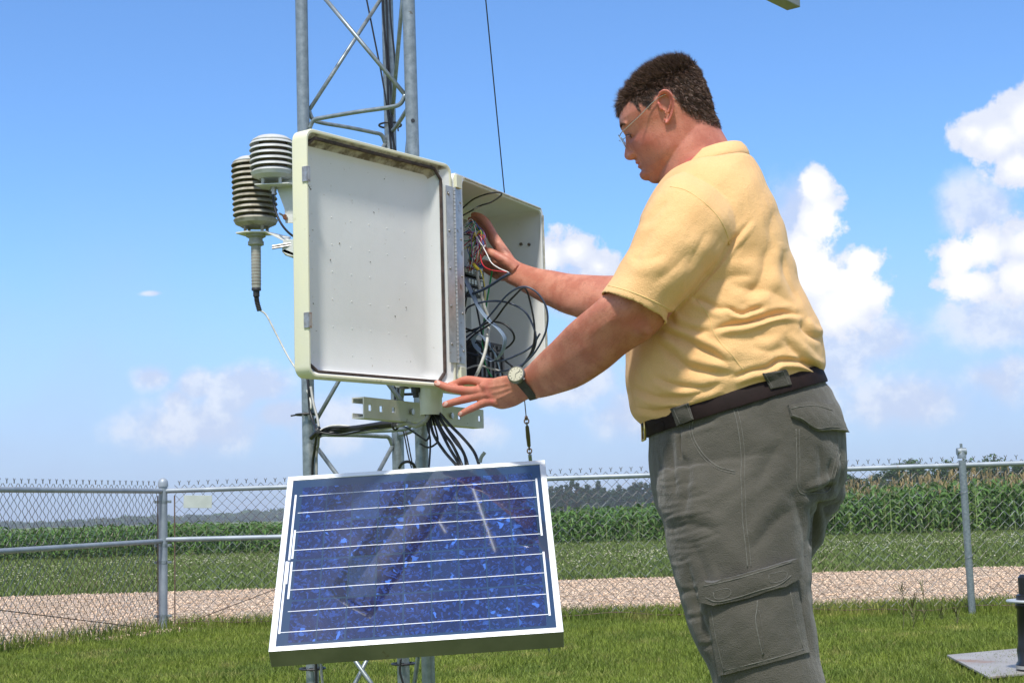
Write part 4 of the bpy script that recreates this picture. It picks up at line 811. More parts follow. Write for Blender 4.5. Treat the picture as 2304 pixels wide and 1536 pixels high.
for r_ in range(4):
    for q in (.27, .75):
        y = cy0+ch*(r_+q); xa = cx0-.004; xb = cx1+.003
        if (r_, q) == (0, .27): xa = cx0-.018
        B = MB(); k = 9
        for i in range(k):
            x0_ = xa if i == 0 else cx0+cw*i+.0006; x1_ = xb if i == k-1 else cx0+cw*(i+1)-.0006; B.box(((x0_+x1_)/2, y+.0003*((i*7) % 3-1), -.0018), (x1_-x0_, .0016, .0004))
        B.build('busbar', silver, sp)
def tape(x, ya, yb, w_=.0042): B = MB(); B.box((x, (ya+yb)/2, -.0016), (w_, abs(yb-ya), .0004)); B.build('end_tape', silver, sp)
tape(cx0-.006, cy0+ch*2.05, cy0+ch*2.80); tape(cx0-.012, cy0+ch*2.02, cy0+ch*3.78); tape(cx0-.006, cy0+ch*1.05, cy0+ch*1.97); tape(cx0-.013, cy0+ch*1.42, cy0+ch*1.98); tape(cx0-.0165, cy0+ch*.24, cy0+ch*1.99)
tape(cx1+.006, cy0+ch*2.22, cy0+ch*3.80); tape(cx1+.006, cy0+ch*.24, cy0+ch*1.80)
B = MB(); B.box((0, .05, -.030), (.12, .09, .022)); B.build('junction_box', blackp2, sp, bevel=.003)
B = MB(); B.box((0, 0, -.0085), (Wp-2*fw-.001, Hp-2*fw-.001, .0008)); B.build('backsheet', mat('white_backsheet', (.7, .7, .7), .6), sp)
# support arms from the frame to the legs
for i, (lx, k) in enumerate(((-.24, 0), (.05, 1))):
    top = sp.matrix_world@V((lx, Hp/2-.03, -ft)); lo_ = sp.matrix_world@V((lx, -Hp/2+.05, -ft))
    ps = thing('panel_bracket', tuple(LG[k](top.z-.02)), ['galvanised strut bracket holding the panel to the left tower leg', 'galvanised strut bracket holding the panel to the right tower leg'][i], 'bracket', 'brackets behind the solar panel')
    for a, b in ((top+V((0, 0, -.025)), LG[k](top.z-.03)), (lo_+V((0, .01, -.006)), LG[k](lo_.z+.02))):
        B = MB(); B.tube([a, b], .009, 8); B.build('strut', galv, ps, auto=True)
# ================================================================== the man
def skin_material():
    m = bpy.data.materials.new('skin'); m.use_nodes = True; global nt, N, L
    nt = m.node_tree; N = nt.nodes; L = nt.links; b = N['Principled BSDF']
    o = nd('ShaderNodeTexCoord').outputs['Object']
    n1 = nd('ShaderNodeTexNoise', i={'Vector': o, 'Scale': 28.0, 'Detail': 6.0}).outputs[0]; n2 = nd('ShaderNodeTexNoise', i={'Vector': o, 'Scale': 260.0, 'Detail': 3.0}).outputs[0]
    n3 = nd('ShaderNodeTexNoise', i={'Vector': o, 'Scale': 900.0, 'Detail': 2.0}).outputs[0]
    c = mixc(mr(n1, .35, .65), (.57, .24, .155, 1), (.45, .155, .095, 1)); c = mixc(mr(n2, .55, .8), c, (.40, .13, .08, 1)); n5 = nd('ShaderNodeTexNoise', i={'Vector': o, 'Scale': 110.0, 'Detail': 4.0}).outputs[0]; c = mixc(mth('MULTIPLY', mr(n5, .60, .72), .55), c, (.36, .15, .09, 1))
    red = nd('ShaderNodeAttribute', attribute_name='redness').outputs['Fac']; hr = nd('ShaderNodeAttribute', attribute_name='hairline').outputs['Fac']; st = nd('ShaderNodeAttribute', attribute_name='stubble').outputs['Fac']
    c = mixc(red, c, (.52, .13, .10, 1)); c = mixc(mth('MULTIPLY', st, mr(n3, .35, .65)), c, (.20, .13, .10, 1)); c = mixc(mth('MULTIPLY', hr, .93), c, (.035, .022, .015, 1))
    L.new(c, b.inputs['Base Color']); b.inputs['Roughness'].default_value = .48; b.inputs['Subsurface Weight'].default_value = .12; b.inputs['Subsurface Radius'].default_value = (1, .35, .2); b.inputs['Subsurface Scale'].default_value = .006
    bn = nd('ShaderNodeBump', i={'Strength': .6, 'Distance': .0010, 'Height': mth('ADD', n2, mth('MULTIPLY', n3, .6))}); L.new(bn.outputs[0], b.inputs['Normal']); return m
def cloth_material(name, ca, cb, scale, rough=.85, bmp=.5, twill=False, sheen=.15):
    m = bpy.data.materials.new(name); m.use_nodes = True; global nt, N, L
    nt = m.node_tree; N = nt.nodes; L = nt.links; b = N['Principled BSDF']; o = nd('ShaderNodeTexCoord').outputs['Object']
    n1 = nd('ShaderNodeTexNoise', i={'Vector': o, 'Scale': 9.0, 'Detail': 7.0}).outputs[0]; n2 = nd('ShaderNodeTexNoise', i={'Vector': o, 'Scale': float(scale), 'Detail': 2.0}).outputs[0]
    n4 = nd('ShaderNodeTexNoise', i={'Vector': o, 'Scale': 60.0, 'Detail': 5.0}).outputs[0]
    v = nd('ShaderNodeTexVoronoi', i={'Vector': o, 'Scale': float(scale)*.9}).outputs['Distance']
    c = mixc(mr(n1, .3, .7), (*ca, 1), (*cb, 1)); c = mixc(mth('MULTIPLY', mr(n2, .3, .7), .22), c, tuple(x*.62 for x in cb)+(1,))
    L.new(c, b.inputs['Base Color']); b.inputs['Roughness'].default_value = rough; b.inputs['Specular IOR Level'].default_value = .2; b.inputs['Sheen Weight'].default_value = sheen
    h = mth('ADD', mth('MULTIPLY', v, .5), mth('ADD', mth('MULTIPLY', n2, .6), mth('MULTIPLY', n4, 1.6)))
    bn = nd('ShaderNodeBump', i={'Strength': bmp, 'Distance': .0026, 'Height': h}); L.new(bn.outputs[0], b.inputs['Normal']); return m
skinm = skin_material()
shirtm = cloth_material('yellow_pique', (.83, .515, .235), (.79, .465, .20), 520)
pantm = cloth_material('olive_grey_canvas', (.096, .088, .070), (.070, .065, .051), 480, bmp=.6, sheen=.25)
seamp = mat('trouser_seam', (.15, .145, .122), .85, c2=(.10, .095, .08), sc=160, mixr=(.4, .6))
seams = mat('shirt_seam', (.74, .52, .22), .85)
leather = mat('belt_leather', (.018, .010, .009), .7, spec=.15, c2=(.012, .007, .006), sc=40, bump=.2, bsc=300)
def remesh(mb, voxel, smooth=3):
    me = mb.mesh('tmp'); o = bpy.data.objects.new('tmp', me); col.objects.link(o)
    r = o.modifiers.new('r', 'REMESH'); r.mode = 'VOXEL'; r.voxel_size = voxel
    if smooth: s = o.modifiers.new('s', 'SMOOTH'); s.factor = .5; s.iterations = smooth
    dg = bpy.context.evaluated_depsgraph_get(); e = o.evaluated_get(dg); m2 = bpy.data.meshes.new_from_object(e); bpy.data.objects.remove(o)
    n = len(m2.vertices); v = np.empty(n*3, np.float32); m2.vertices.foreach_get('co', v); m2.calc_loop_triangles()
    f = np.array([tuple(p.vertices) if len(p.vertices) == 4 else tuple(p.vertices)+(p.vertices[-1],) for p in m2.polygons], np.int32) if False else None
    k = len(m2.polygons); tot = np.empty(k, np.int32); m2.polygons.foreach_get('loop_total', tot); li = np.empty(len(m2.loops), np.int32); m2.loops.foreach_get('vertex_index', li)
    if (tot == 4).all(): f = li.reshape(-1, 4)
    else:
        f = np.empty(len(m2.loop_triangles)*3, np.int32); m2.loop_triangles.foreach_get('vertices', f); f = f.reshape(-1, 3)
    bpy.data.meshes.remove(m2); return v.reshape(-1, 3).astype(float), f
def normals(v, f):
    a = v[f[:, 1]]-v[f[:, 0]]; b = v[f[:, 2]]-v[f[:, 0]]; c = np.cross(a, b); n = np.zeros_like(v)
    for k in range(f.shape[1]): np.add.at(n, f[:, k], c)
    return n/np.maximum(np.linalg.norm(n, axis=1)[:, None], 1e-12)
def stroke_field(uv, pts):
    """distance, signed side and position along a polyline, in picture units"""
    P = np.array([[p[0], p[1]] for p in [tuple(q)[:2] for q in sm([(a, b, 0) for a, b in pts], 5)]]); best = np.full(len(uv), 1e9); sg = np.zeros(len(uv)); tt = np.zeros(len(uv)); seg = np.linalg.norm(P[1:]-P[:-1], axis=1); cum = np.concatenate([[0], np.cumsum(seg)]); T = cum[-1]
    for i in range(len(P)-1):
        a, b = P[i], P[i+1]; d = b-a; l2 = max(d@d, 1e-9); q = uv-a; t = np.clip((q@d)/l2, 0, 1); w_ = q-t[:, None]*d; dist = np.hypot(w_[:, 0], w_[:, 1]); ok = dist < best
        best[ok] = dist[ok]; sg[ok] = np.sign(q[ok, 0]*d[1]-q[ok, 1]*d[0]); tt[ok] = (cum[i]+t[ok]*seg[i])/T
    return best, sg, tt
def folds(v, f, strokes):
    n = normals(v, f); uv = projn(v); face = ((EYE-v)*n).sum(1) > 0; disp = np.zeros(len(v))
    for pts, amp, w_, rs in strokes:     # groove with a ridge on side rs (-1 / 1 / 0 both)
        pa = np.array(pts); lo = pa.min(0)-4*w_-10; hi = pa.max(0)+4*w_+10; idx = np.where(face & (uv[:, 0] > lo[0]) & (uv[:, 0] < hi[0]) & (uv[:, 1] > lo[1]) & (uv[:, 1] < hi[1]))[0]
        if not len(idx): continue
        d, s, t = stroke_field(uv[idx], pts); env = np.clip(np.minimum(t, 1-t)*5, 0, 1)**.8*.9+.1; env = env*np.exp(-np.maximum(0, d-2.8*w_)/w_)
        end = (t <= 0.0)|(t >= 1.0); env[end] *= np.exp(-(d[end]/(w_*1.1))**2)
        g = -np.exp(-(d/(.8*w_))**1.5)+.75*np.exp(-((d-1.9*w_)/(1.1*w_))**2)*np.where(s*rs > 0, 1.0, .25 if rs else .6)
        disp[idx] += amp*1e-3*g*env
    return v+n*disp[:, None]
def section(F, Bk, D, T, e=2.0, n=36, D2=None):
    a = at(F[0], F[1], D); b = at(Bk[0], Bk[1], D2 or D); c = (a+b)/2; h = (a-b)/2; out = []
    for k in range(n):
        q = 2*math.pi*k/n; cs, sn = math.cos(q), math.sin(q)
        out.append(c+h*math.copysign(abs(cs)**(2/e), cs)+V((0, 1, 0))*T*math.copysign(abs(sn)**(2/e), sn))
    return out
def resample(secs, k=4):       # smooth interpolation of section parameters
    A = np.array([(s[0][0], s[0][1], s[1][0], s[1][1], s[2], s[3], s[4] if len(s) > 4 else 2.0) for s in secs]); n = len(A); out = []
    for i in range(n-1):
        a, b, c, d = A[max(i-1, 0)], A[i], A[i+1], A[min(i+2, n-1)]
        for j in range(k):
            t = j/k; out.append(.5*((2*b)+(c-a)*t+(2*a-5*b+4*c-d)*t*t+(3*b-a-3*c+d)*t**3))
    out.append(A[-1]); return [section((q[0], q[1]), (q[2], q[3]), q[4], q[5], q[6]) for q in out]
def digit(B, pts, rad):        # rounded finger through (px,py,depth) points
    P = sm([at(*p) for p in pts], 5); r = np.interp(np.linspace(0, 1, len(P)), np.linspace(0, 1, len(rad)), rad); tip = P[-1]; d = (P[-1]-P[-2]).normalized(); r = list(r)
    r0 = r[-1]
    for k in (.5, .85, .99): P.append(tip+d*r0*k*.9); r.append(r0*math.sqrt(max(0.01, 1-k*k)))
    B.tube(P, r, 14)
root = thing('person', tuple(gnd(1720, 2120)), 'man in a yellow polo shirt and grey-green cargo trousers, both hands at the open cabinet', 'person')
# ------------------------------------------------------------------ shirt
torso = [((1452, 962), (1844, 846), 3.15, .190, 2.3), ((1422, 926), (1848, 818), 3.15, .208, 2.3), ((1411, 880), (1847, 785), 3.15, .214, 2.3), ((1409, 800), (1834, 730), 3.15, .214, 2.3), ((1412, 720), (1803, 668), 3.15, .208, 2.3), ((1416, 640), (1781, 604), 3.15, .206, 2.3),
         ((1425, 560), (1762, 540), 3.15, .208, 2.4), ((1440, 490), (1740, 476), 3.15, .202, 2.4), ((1464, 437), (1716, 420), 3.15, .182, 2.3), ((1497, 398), (1697, 376), 3.15, .145, 2.2), ((1520, 388), (1688, 362), 3.15, .108, 2.1), ((1532, 382), (1680, 354), 3.15, .088, 2.0)]
sleeveN = [((1530, 392), (1668, 500), 3.02, .08), ((1492, 408), (1655, 545), 2.985, .098), ((1458, 462), (1622, 590), 2.965, .10), ((1428, 535), (1582, 632), 2.95, .094), ((1398, 590), (1545, 672), 2.945, .090), ((1368, 636), (1514, 702), 2.945, .086), ((1353, 660), (1497, 728), 2.945, .084)]
sleeveF = [((1560, 400), (1640, 480), 3.28, .08), ((1500, 430), (1620, 540), 3.36, .09), ((1450, 505), (1545, 610), 3.38, .082), ((1418, 590), (1460, 690), 3.40, .072)]
B = MB(); B.loft(resample(torso)); B.loft(resample(sleeveN)); B.loft(resample(sleeveF)); sv, sf = remesh(B, .0031, 5)
shirt_folds = [
 ([(1692, 493), (1673, 516), (1640, 555), (1608, 597), (1575, 633), (1543, 669), (1520, 692)], 5, 6, 1),
 ([(1605, 742), (1634, 732), (1673, 727), (1705, 719), (1738, 708), (1771, 703), (1803, 708)], 10, 7, -1),
 ([(1630, 690), (1647, 696), (1657, 702), (1673, 705), (1692, 698), (1718, 691)], 7, 6, -1),
 ([(1555, 668), (1588, 679), (1614, 692), (1640, 695)], 5, 8, -1),
 ([(1640, 640), (1690, 650), (1740, 658), (1790, 690)], 3.5, 13, -1),
 ([(1478, 734), (1510, 753), (1543, 766), (1575, 783), (1608, 799), (1640, 822)], 8, 9, 1),
 ([(1474, 757), (1494, 783), (1520, 805), (1549, 826), (1594, 838), (1654, 843)], 7, 10, 1),
 ([(1425, 873), (1475, 893), (1520, 896), (1564, 888), (1610, 876)], 6, 7, -1),
 ([(1470, 845), (1520, 866), (1579, 873), (1625, 862)], 6, 8, -1),
 ([(1430, 915), (1475, 925), (1525, 915)], 4, 6, -1),
 ([(1803, 722), (1813, 744), (1829, 757), (1849, 763)], 7, 8, 1),
 ([(1765, 760), (1790, 790), (1815, 815), (1845, 838)], 6, 9, 1),
 ([(1735, 822), (1759, 811), (1804, 814), (1834, 826), (1849, 846)], 8, 6, -1),
 ([(1650, 850), (1690, 834), (1729, 826), (1757, 806)], 7, 7, -1),
 ([(1731, 542), (1720, 600), (1705, 642), (1673, 665)], 5, 14, 1),
 ([(1760, 560), (1768, 620), (1783, 652), (1800, 678)], 4, 11, -1),
 ([(1745, 470), (1735, 520), (1742, 570)], 2.5, 12, 1),
 ([(1450, 510), (1476, 478), (1500, 450)], 3, 9, 1), ([(1425, 600), (1445, 550), (1470, 515)], 2, 10, 1),
 ([(1420, 580), (1455, 584), (1495, 570)], 2, 12, -1), ([(1470, 640), (1520, 600), (1560, 560)], 3, 14, 1), ([(1545, 610), (1570, 560), (1590, 520)], 2.5, 10, -1),
 ([(1620, 760), (1680, 765), (1740, 750)], 3, 16, -1), ([(1600, 640), (1650, 622), (1700, 620)], 3, 12, 1), ([(1420, 760), (1428, 820), (1445, 860)], 3, 10, 1),
 ([(1500, 700), (1520, 730), (1560, 745), (1600, 745)], 5, 8, 1), ([(1690, 780), (1730, 790), (1770, 778)], 3, 10, 1)]
sv = folds(sv, sf, shirt_folds)
sv += normals(sv, sf)*(.0012*np.sin(sv[:, :1]*31+sv[:, 2:]*47+2*np.sin(sv[:, 2:]*23))+.0008*np.sin(sv[:, :1]*83-sv[:, 2:]*71))
# hollow the near sleeve behind its hem, open the neck
hA, hB = at(1353, 660, 2.945), at(1497, 728, 2.945); hc = (hA+hB)/2; ax_ = np.array((hc-(at(1368, 636, 2.945)+at(1514, 702, 2.945))/2).normalized())
hd = (sv-np.array(hc))@ax_; hu = ((sv-np.array(hA))@np.array(hB-hA))/(hB-hA).length_squared; qq = np.sqrt(((hu-.5)/.5)**2+((sv[:, 1]-2.945)/.084)**2)
cap = (hd > -.010) & (hd < .012) & (hu > .02) & (hu < .97) & (np.abs(sv[:, 1]-2.945) < .084); tq = np.clip((.96-qq)/.10, 0, 1)
sv = sv-(cap*tq*.035)[:, None]*ax_
cen = sv[sf].mean(1); ncn = (at(1532, 384, 3.15)+at(1680, 356, 3.15))/2; kill = (((cen-np.array(ncn))@np.array([-.1, 0, 1.0])) > -.004) & (np.linalg.norm(cen-np.array(ncn), axis=1) < .12)
shirt = npmesh('shirt', sv, sf[~kill], shirtm, root, True)
sb = BVHTree.FromPolygons([tuple(x) for x in sv], [tuple(int(i) for i in q) for q in sf])
md = shirt.modifiers.new('thickness', 'SOLIDIFY'); md.thickness = .0022; md.offset = -1
def surf(bv, px, py, off=0.0):
    d = V(pdir(px, py)).normalized(); h = bv.ray_cast(V(EYE), d)
    if h[0] is None: return None
    n = h[1] if h[1].dot(d) < 0 else -h[1]; return h[0]+n*off
def seam(bv, pts, r, name, m, parent, off=.0003, flat=None, k=8):
    P = []
    for q in sm([(a, b, 0) for a, b in pts], k):
        s = surf(bv, q.x, q.y, off)
        if s is not None and (not P or (s-P[-1]).length < .05): P.append(s)
    if len(P) > 5:
        for _ in range(2): P = [P[0]]+[(P[i-1]+P[i]*2+P[i+1])/4 for i in range(1, len(P)-1)]+[P[-1]]
    if len(P) > 2: B = MB(); B.tube(P, r, 6); return B.build(name, m, parent, smooth=True)
def patch(bv, top, bot, th, name, m, parent, nu=26, nv=12, puff=0.0):
    tp = np.array(top, float); bt_ = np.array(bot, float)
    def along(P, t):
        s = np.concatenate([[0], np.cumsum(np.linalg.norm(P[1:]-P[:-1], axis=1))]); s /= s[-1]; return np.array([np.interp(t, s, P[:, 0]), np.interp(t, s, P[:, 1])])
    G = []; 
    for j in range(nv+1):
        row = []
        for i in range(nu+1):
            a = along(tp, i/nu)*(1-j/nv)+along(bt_, i/nu)*(j/nv); s = surf(bv, a[0], a[1]); row.append(s)
        G.append(row)
    flat_ = [x for r_ in G for x in r_ if x is not None]
    if not flat_: return
    med = sorted(x.y for x in flat_)[len(flat_)//2]
    for r_ in G:
        for i in range(len(r_)):
            if r_[i] is None: r_[i] = next((r_[k] for k in sorted(range(len(r_)), key=lambda k: abs(k-i)) if r_[k] is not None), flat_[0])
    A = np.array([[tuple(x) for x in r_] for r_ in G])
    for _ in range(6):
        A2 = A.copy(); A2[1:-1, 1:-1] = (A[:-2, 1:-1]+A[2:, 1:-1]+A[1:-1, :-2]+A[1:-1, 2:]+A[1:-1, 1:-1]*2)/6; A = A2
    du = np.gradient(A, axis=1); dv = np.gradient(A, axis=0); nrm = np.cross(du, dv); nrm /= np.linalg.norm(nrm, axis=2)[..., None]+1e-12; vw = (EYE-A); sgn = np.sign((nrm*vw).sum(2)); nrm *= sgn[..., None]
    u = np.linspace(0, 1, nu+1)[None, :, None]; v = np.linspace(0, 1, nv+1)[:, None, None]; pf = puff*np.sin(np.pi*u)*np.sin(np.pi*v)
    wr = .0006*np.sin(u*23+v*9)*np.sin(v*17-u*5)
    O = A+nrm*(th+pf+wr*(puff > 0)); I = A-nrm*.004; W = nu+1; vs = O.reshape(-1, 3).tolist()+I.reshape(-1, 3).tolist(); K = W*(nv+1); fs = []
    for j in range(nv):
        for i in range(nu): a = j*W+i; fs.append((a, a+1, a+W+1, a+W)); fs.append((K+a, K+a+W, K+a+W+1, K+a+1))
    bd = [(0, i) for i in range(nu)]+[(j, nu) for j in range(nv)]+[(nv, i) for i in range(nu, 0, -1)]+[(j, 0) for j in range(nv, 0, -1)]; ids = [j*W+i for j, i in bd]
    for a, b in zip(ids, ids[1:]+ids[:1]): fs.append((a, a+K, b+K, b))
    B = MB(); B.add(vs, fs); o = B.build(name, m, parent, auto=True); return o
seam(sb, [(1508, 420), (1543, 428), (1582, 454), (1614, 486), (1634, 522), (1641, 552)], .0010, 'armhole_seam', seams, shirt)
seam(sb, [(1567, 673), (1588, 700), (1600, 724), (1603, 742), (1624, 775), (1645, 796), (1663, 820), (1675, 834)], .0008, 'side_seam', seams, shirt)
seam(sb, [(1364, 641), (1400, 650), (1440, 664), (1480, 682), (1512, 699)], .0011, 'cuff_seam', seams, shirt)
# collar
def ringpts(F, Bk, D, T, e=2.0, n=40): return section(F, Bk, D, T, e, n)
B = MB(); rg = [ringpts((1534, 386), (1678, 358), 3.15, .084), ringpts((1527, 392), (1685, 360), 3.15, .0975), ringpts((1526, 388), (1686, 355), 3.15, .0985), ringpts((1532, 377), (1684, 345), 3.15, .091), ringpts((1542, 364), (1678, 334), 3.15, .081), ringpts((1549, 354), (1670, 326), 3.15, .072), ringpts((1553, 352), (1666, 325), 3.15, .068), ringpts((1554, 360), (1662, 334), 3.15, .066), ringpts((1550, 384), (1662, 354), 3.15, .066)]
B.loft(rg, cap=False); co = B.build('collar', shirtm, shirt, smooth=True)
# ------------------------------------------------------------------ trousers
pnear = [((1456, 962), (1842, 850), 3.15, .194, 2.3), ((1462, 985), (1866, 885), 3.15, .205, 2.3), ((1462, 1030), (1890, 945), 3.15, .215, 2.35), ((1466, 1080), (1896, 1010), 3.15, .217, 2.4), ((1476, 1130), (1892, 1075), 3.15, .214, 2.4), ((1486, 1165), (1875, 1120), 3.15, .20, 2.3)]
legN = [((1480, 1060), (1880, 1010), 3.06, .13), ((1480, 1120), (1850, 1085), 3.05, .135), ((1492, 1190), (1826, 1160), 3.04, .130), ((1505, 1250), (1823, 1230), 3.03, .126), ((1525, 1330), (1824, 1318), 3.02, .12), ((1552, 1420), (1832, 1415), 3.01, .112), ((1594, 1505), (1850, 1505), 3.00, .105), ((1618, 1600), (1872, 1600), 3.00, .1), ((1640, 1780), (1885, 1780), 3.02, .09), ((1668, 1950), (1880, 1950), 3.04, .08), ((1680, 2060), (1878, 2060), 3.05, .078)]
legF = [((1500, 1080), (1890, 1050), 3.26, .12), ((1510, 1130), (1899, 1118), 3.27, .12), ((1540, 1200), (1866, 1168), 3.28, .11), ((1565, 1260), (1838, 1225), 3.28, .105), ((1590, 1340), (1800, 1320), 3.29, .10), ((1620, 1450), (1800, 1450), 3.3, .10), ((1640, 1700), (1810, 1700), 3.3, .09), ((1660, 1950), (1815, 1950), 3.3, .08)]
B = MB(); B.loft(resample(pnear)); B.loft(resample(legN)); B.loft(resample(legF)); pv, pf_ = remesh(B, .0033, 6)
R3 = random.Random(11)
pf = [([(1784, 1105), (1803, 1164), (1812, 1220), (1815, 1290)], 5, 12, 1), ([(1810, 1115), (1845, 1105), (1885, 1090)], 8, 9, 1), ([(1822, 1135), (1828, 1180), (1826, 1235)], 8, 9, 1), ([(1850, 1145), (1875, 1138), (1893, 1130)], 5, 6, -1),
      ([(1533, 975), (1532, 1000), (1534, 1032)], 7, 4, 1), ([(1510, 985), (1515, 1050), (1520, 1120)], 4, 8, -1), ([(1550, 1030), (1545, 1090), (1540, 1160)], 4, 10, 1),
      ([(1500, 975), (1560, 958), (1620, 940)], 3, 7, -1), ([(1700, 920), (1740, 880), (1800, 868)], 2.5, 9, 1), ([(1690, 1240), (1740, 1180), (1790, 1140)], 4, 15, 1), ([(1620, 1200), (1560, 1180), (1500, 1190)], 4, 14, -1),
      ([(1545, 1260), (1560, 1330), (1580, 1400), (1610, 1480)], 5, 10, -1), ([(1800, 1320), (1806, 1400), (1822, 1480)], 4, 9, 1), ([(1560, 1220), (1590, 1300), (1600, 1330)], 3, 10, 1), ([(1700, 1100), (1730, 1040), (1760, 990)], 3, 16, 1),
      ([(1840, 1000), (1850, 1050), (1845, 1100)], 3.5, 9, -1), ([(1870, 1030), (1866, 1080), (1862, 1120)], 4, 7, 1), ([(1890, 1000), (1893, 1060), (1888, 1100)], 3, 5, 1)]
for i in range(17):
    y = 1055+i*13+R3.uniform(-4, 4); x0_ = np.interp(y, [1055, 1150, 1290], [1468, 1486, 1515])+R3.uniform(-2, 10); l = R3.uniform(45, 130)*(1 if y < 1230 else .6); pf.append(([(x0_, y+R3.uniform(-2, 8)), (x0_+l*.5, y-l*.05+R3.uniform(-3, 6)), (x0_+l, y-l*.16+R3.uniform(-5, 2))], R3.uniform(.7, 1.7), R3.uniform(3, 5.5), R3.choice((-1, 1))))
for i in range(3):
    y = 1330+i*60; x0_ = np.interp(y, [1300, 1420, 1510], [1522, 1556, 1600]); pf.append(([(x0_, y), (x0_+25, y+R3.uniform(-8, 10)), (x0_+52, y+R3.uniform(-14, 14))], 2.2, 6, 1))
pv = folds(pv, pf_, pf)
pv += normals(pv, pf_)*(.0013*np.sin(pv[:, :1]*37+pv[:, 2:]*29+2*np.sin(pv[:, 2:]*19+pv[:, :1]*11))+.0007*np.sin(pv[:, :1]*97-pv[:, 2:]*61+3*np.sin(pv[:, 2:]*31)))
trs = npmesh('trousers', pv, pf_, pantm, root, True); pb2 = BVHTree.FromPolygons([tuple(x) for x in pv], [tuple(int(i) for i in q) for q in pf_])
def dseam(pts, name='seam', gap=5.5):
    seam(pb2, pts, .0011, name, seamp, trs)
    P = np.array(pts, float); d = np.gradient(P, axis=0); n = np.stack([-d[:, 1], d[:, 0]], 1); n /= np.linalg.norm(n, axis=1)[:, None]; seam(pb2, (P+n*gap).tolist(), .0007, name, seamp, trs)
dseam([(1645, 903), (1657, 945), (1664, 985), (1668, 1030), (1667, 1070), (1669, 1111), (1671, 1174), (1678, 1231), (1682, 1276)], 'outer_seam', -8)
dseam([(1560, 942), (1557, 962), (1561, 985), (1578, 1015), (1597, 1036), (1620, 1051), (1655, 1060)], 'pocket_edge')
dseam([(1791, 965), (1792, 1000), (1793, 1039), (1796, 1105), (1830, 1109), (1861, 1107), (1876, 1078), (1890, 1020)], 'back_pocket_seam', -7)
# cargo pocket, its flap and the back flap
cpk = patch(pb2, [(1590, 1345), (1690, 1322), (1786, 1300)], [(1621, 1519), (1725, 1492), (1816, 1468)], .006, 'cargo_pocket', pantm, trs, puff=.010, nu=34, nv=22)
cb = BVHTree.FromObject(cpk, bpy.context.evaluated_depsgraph_get()) if False else None
cme = cpk.data; off_ = ORG[cpk]; cbv = BVHTree.FromPolygons([tuple(v.co+V(root.location)) for v in cme.vertices], [tuple(p.vertices) for p in cme.polygons])
seam(cbv, [(1600, 1372), (1612, 1440), (1629, 1510)], .0010, 'pocket_stitching', seamp, trs); seam(cbv, [(1629, 1508), (1725, 1484), (1808, 1460)], .0010, 'pocket_stitching', seamp, trs); seam(cbv, [(1778, 1330), (1791, 1400), (1806, 1455)], .0010, 'pocket_stitching', seamp, trs)
seam(cbv, [(1704, 1350), (1703, 1372), (1700, 1395), (1708, 1440), (1716, 1474)], .0014, 'pocket_pleat', seamp, trs); seam(cbv, [(1707, 1372), (1714, 1410), (1717, 1440), (1718, 1472)], .0012, 'pocket_pleat', pantm, trs)
fl_ = patch(pb2, [(1577, 1312), (1650, 1296), (1720, 1276), (1785, 1256)], [(1583, 1350), (1613, 1361), (1660, 1350), (1708, 1335), (1756, 1322), (1787, 1299)], .0165, 'cargo_flap', pantm, trs, nu=34, nv=9, puff=.003)
fbv = BVHTree.FromPolygons([tuple(v.co+V(root.location)) for v in fl_.data.vertices], [tuple(p.vertices) for p in fl_.data.polygons])
seam(fbv, [(1582, 1318), (1650, 1303), (1720, 1283), (1781, 1263)], .0010, 'flap_stitching', seamp, trs); seam(fbv, [(1588, 1344), (1614, 1353), (1660, 1343), (1706, 1328), (1752, 1315), (1780, 1294)], .0009, 'flap_stitching', seamp, trs)
for q in ([(1605, 1330), (1640, 1322), (1643, 1340), (1610, 1348), (1605, 1331)], [(1730, 1292), (1768, 1283), (1768, 1302), (1733, 1312), (1730, 1293)]): seam(fbv, q, .0007, 'flap_stitching', seamp, trs, k=4)
f2 = patch(pb2, [(1770, 914), (1800, 908), (1840, 907), (1876, 917)], [(1778, 938), (1803, 948), (1838, 971), (1872, 968), (1901, 972)], .010, 'back_pocket_flap', pantm, trs, nu=24, nv=9, puff=.004)
fb2 = BVHTree.FromPolygons([tuple(v.co+V(root.location)) for v in f2.data.vertices], [tuple(p.vertices) for p in f2.data.polygons])
seam(fb2, [(1776, 920), (1802, 914), (1840, 913), (1872, 923)], .0010, 'flap_stitching', seamp, trs); seam(fb2, [(1784, 934), (1806, 942), (1838, 963), (1868, 960), (1890, 962)], .0009, 'flap_stitching', seamp, trs)
# belt: a leather band round the waist with its loops and buckle
def wband(t, k):  # t: 0 top .. 1 bottom
    F = np.array([1446, 950])*(1-t)+np.array([1459, 982])*t; Bk = np.array([1838, 827])*(1-t)+np.array([1852, 862])*t; T = .196*(1-t)+.205*t; c = (F+Bk)/2; F = c+(F-c)*k; Bk = c+(Bk-c)*k; return section(tuple(F), tuple(Bk), 3.15, T*k, 2.3, 72)
B = MB(); B.loft([wband(0, .97), wband(0, 1.012), wband(.1, 1.018), wband(.9, 1.018), wband(1, 1.012), wband(1, .97)], cap=False); belt = B.build('belt', leather, root, auto=True)
bbv = BVHTree.FromPolygons([tuple(v.co+V(root.location)) for v in belt.data.vertices], [tuple(p.vertices) for p in belt.data.polygons])
_vs = [tuple(v.co+V(root.location)) for v in belt.data.vertices]; _nb = len(_vs); _vs += [tuple(x) for x in sv]+[tuple(x) for x in pv]
_fs = [tuple(p.vertices) for p in belt.data.polygons]+[tuple(int(i)+_nb for i in q) for q in sf]+[tuple(int(i)+_nb+len(sv) for i in q) for q in pf_]
cbb = BVHTree.FromPolygons(_vs, _fs)
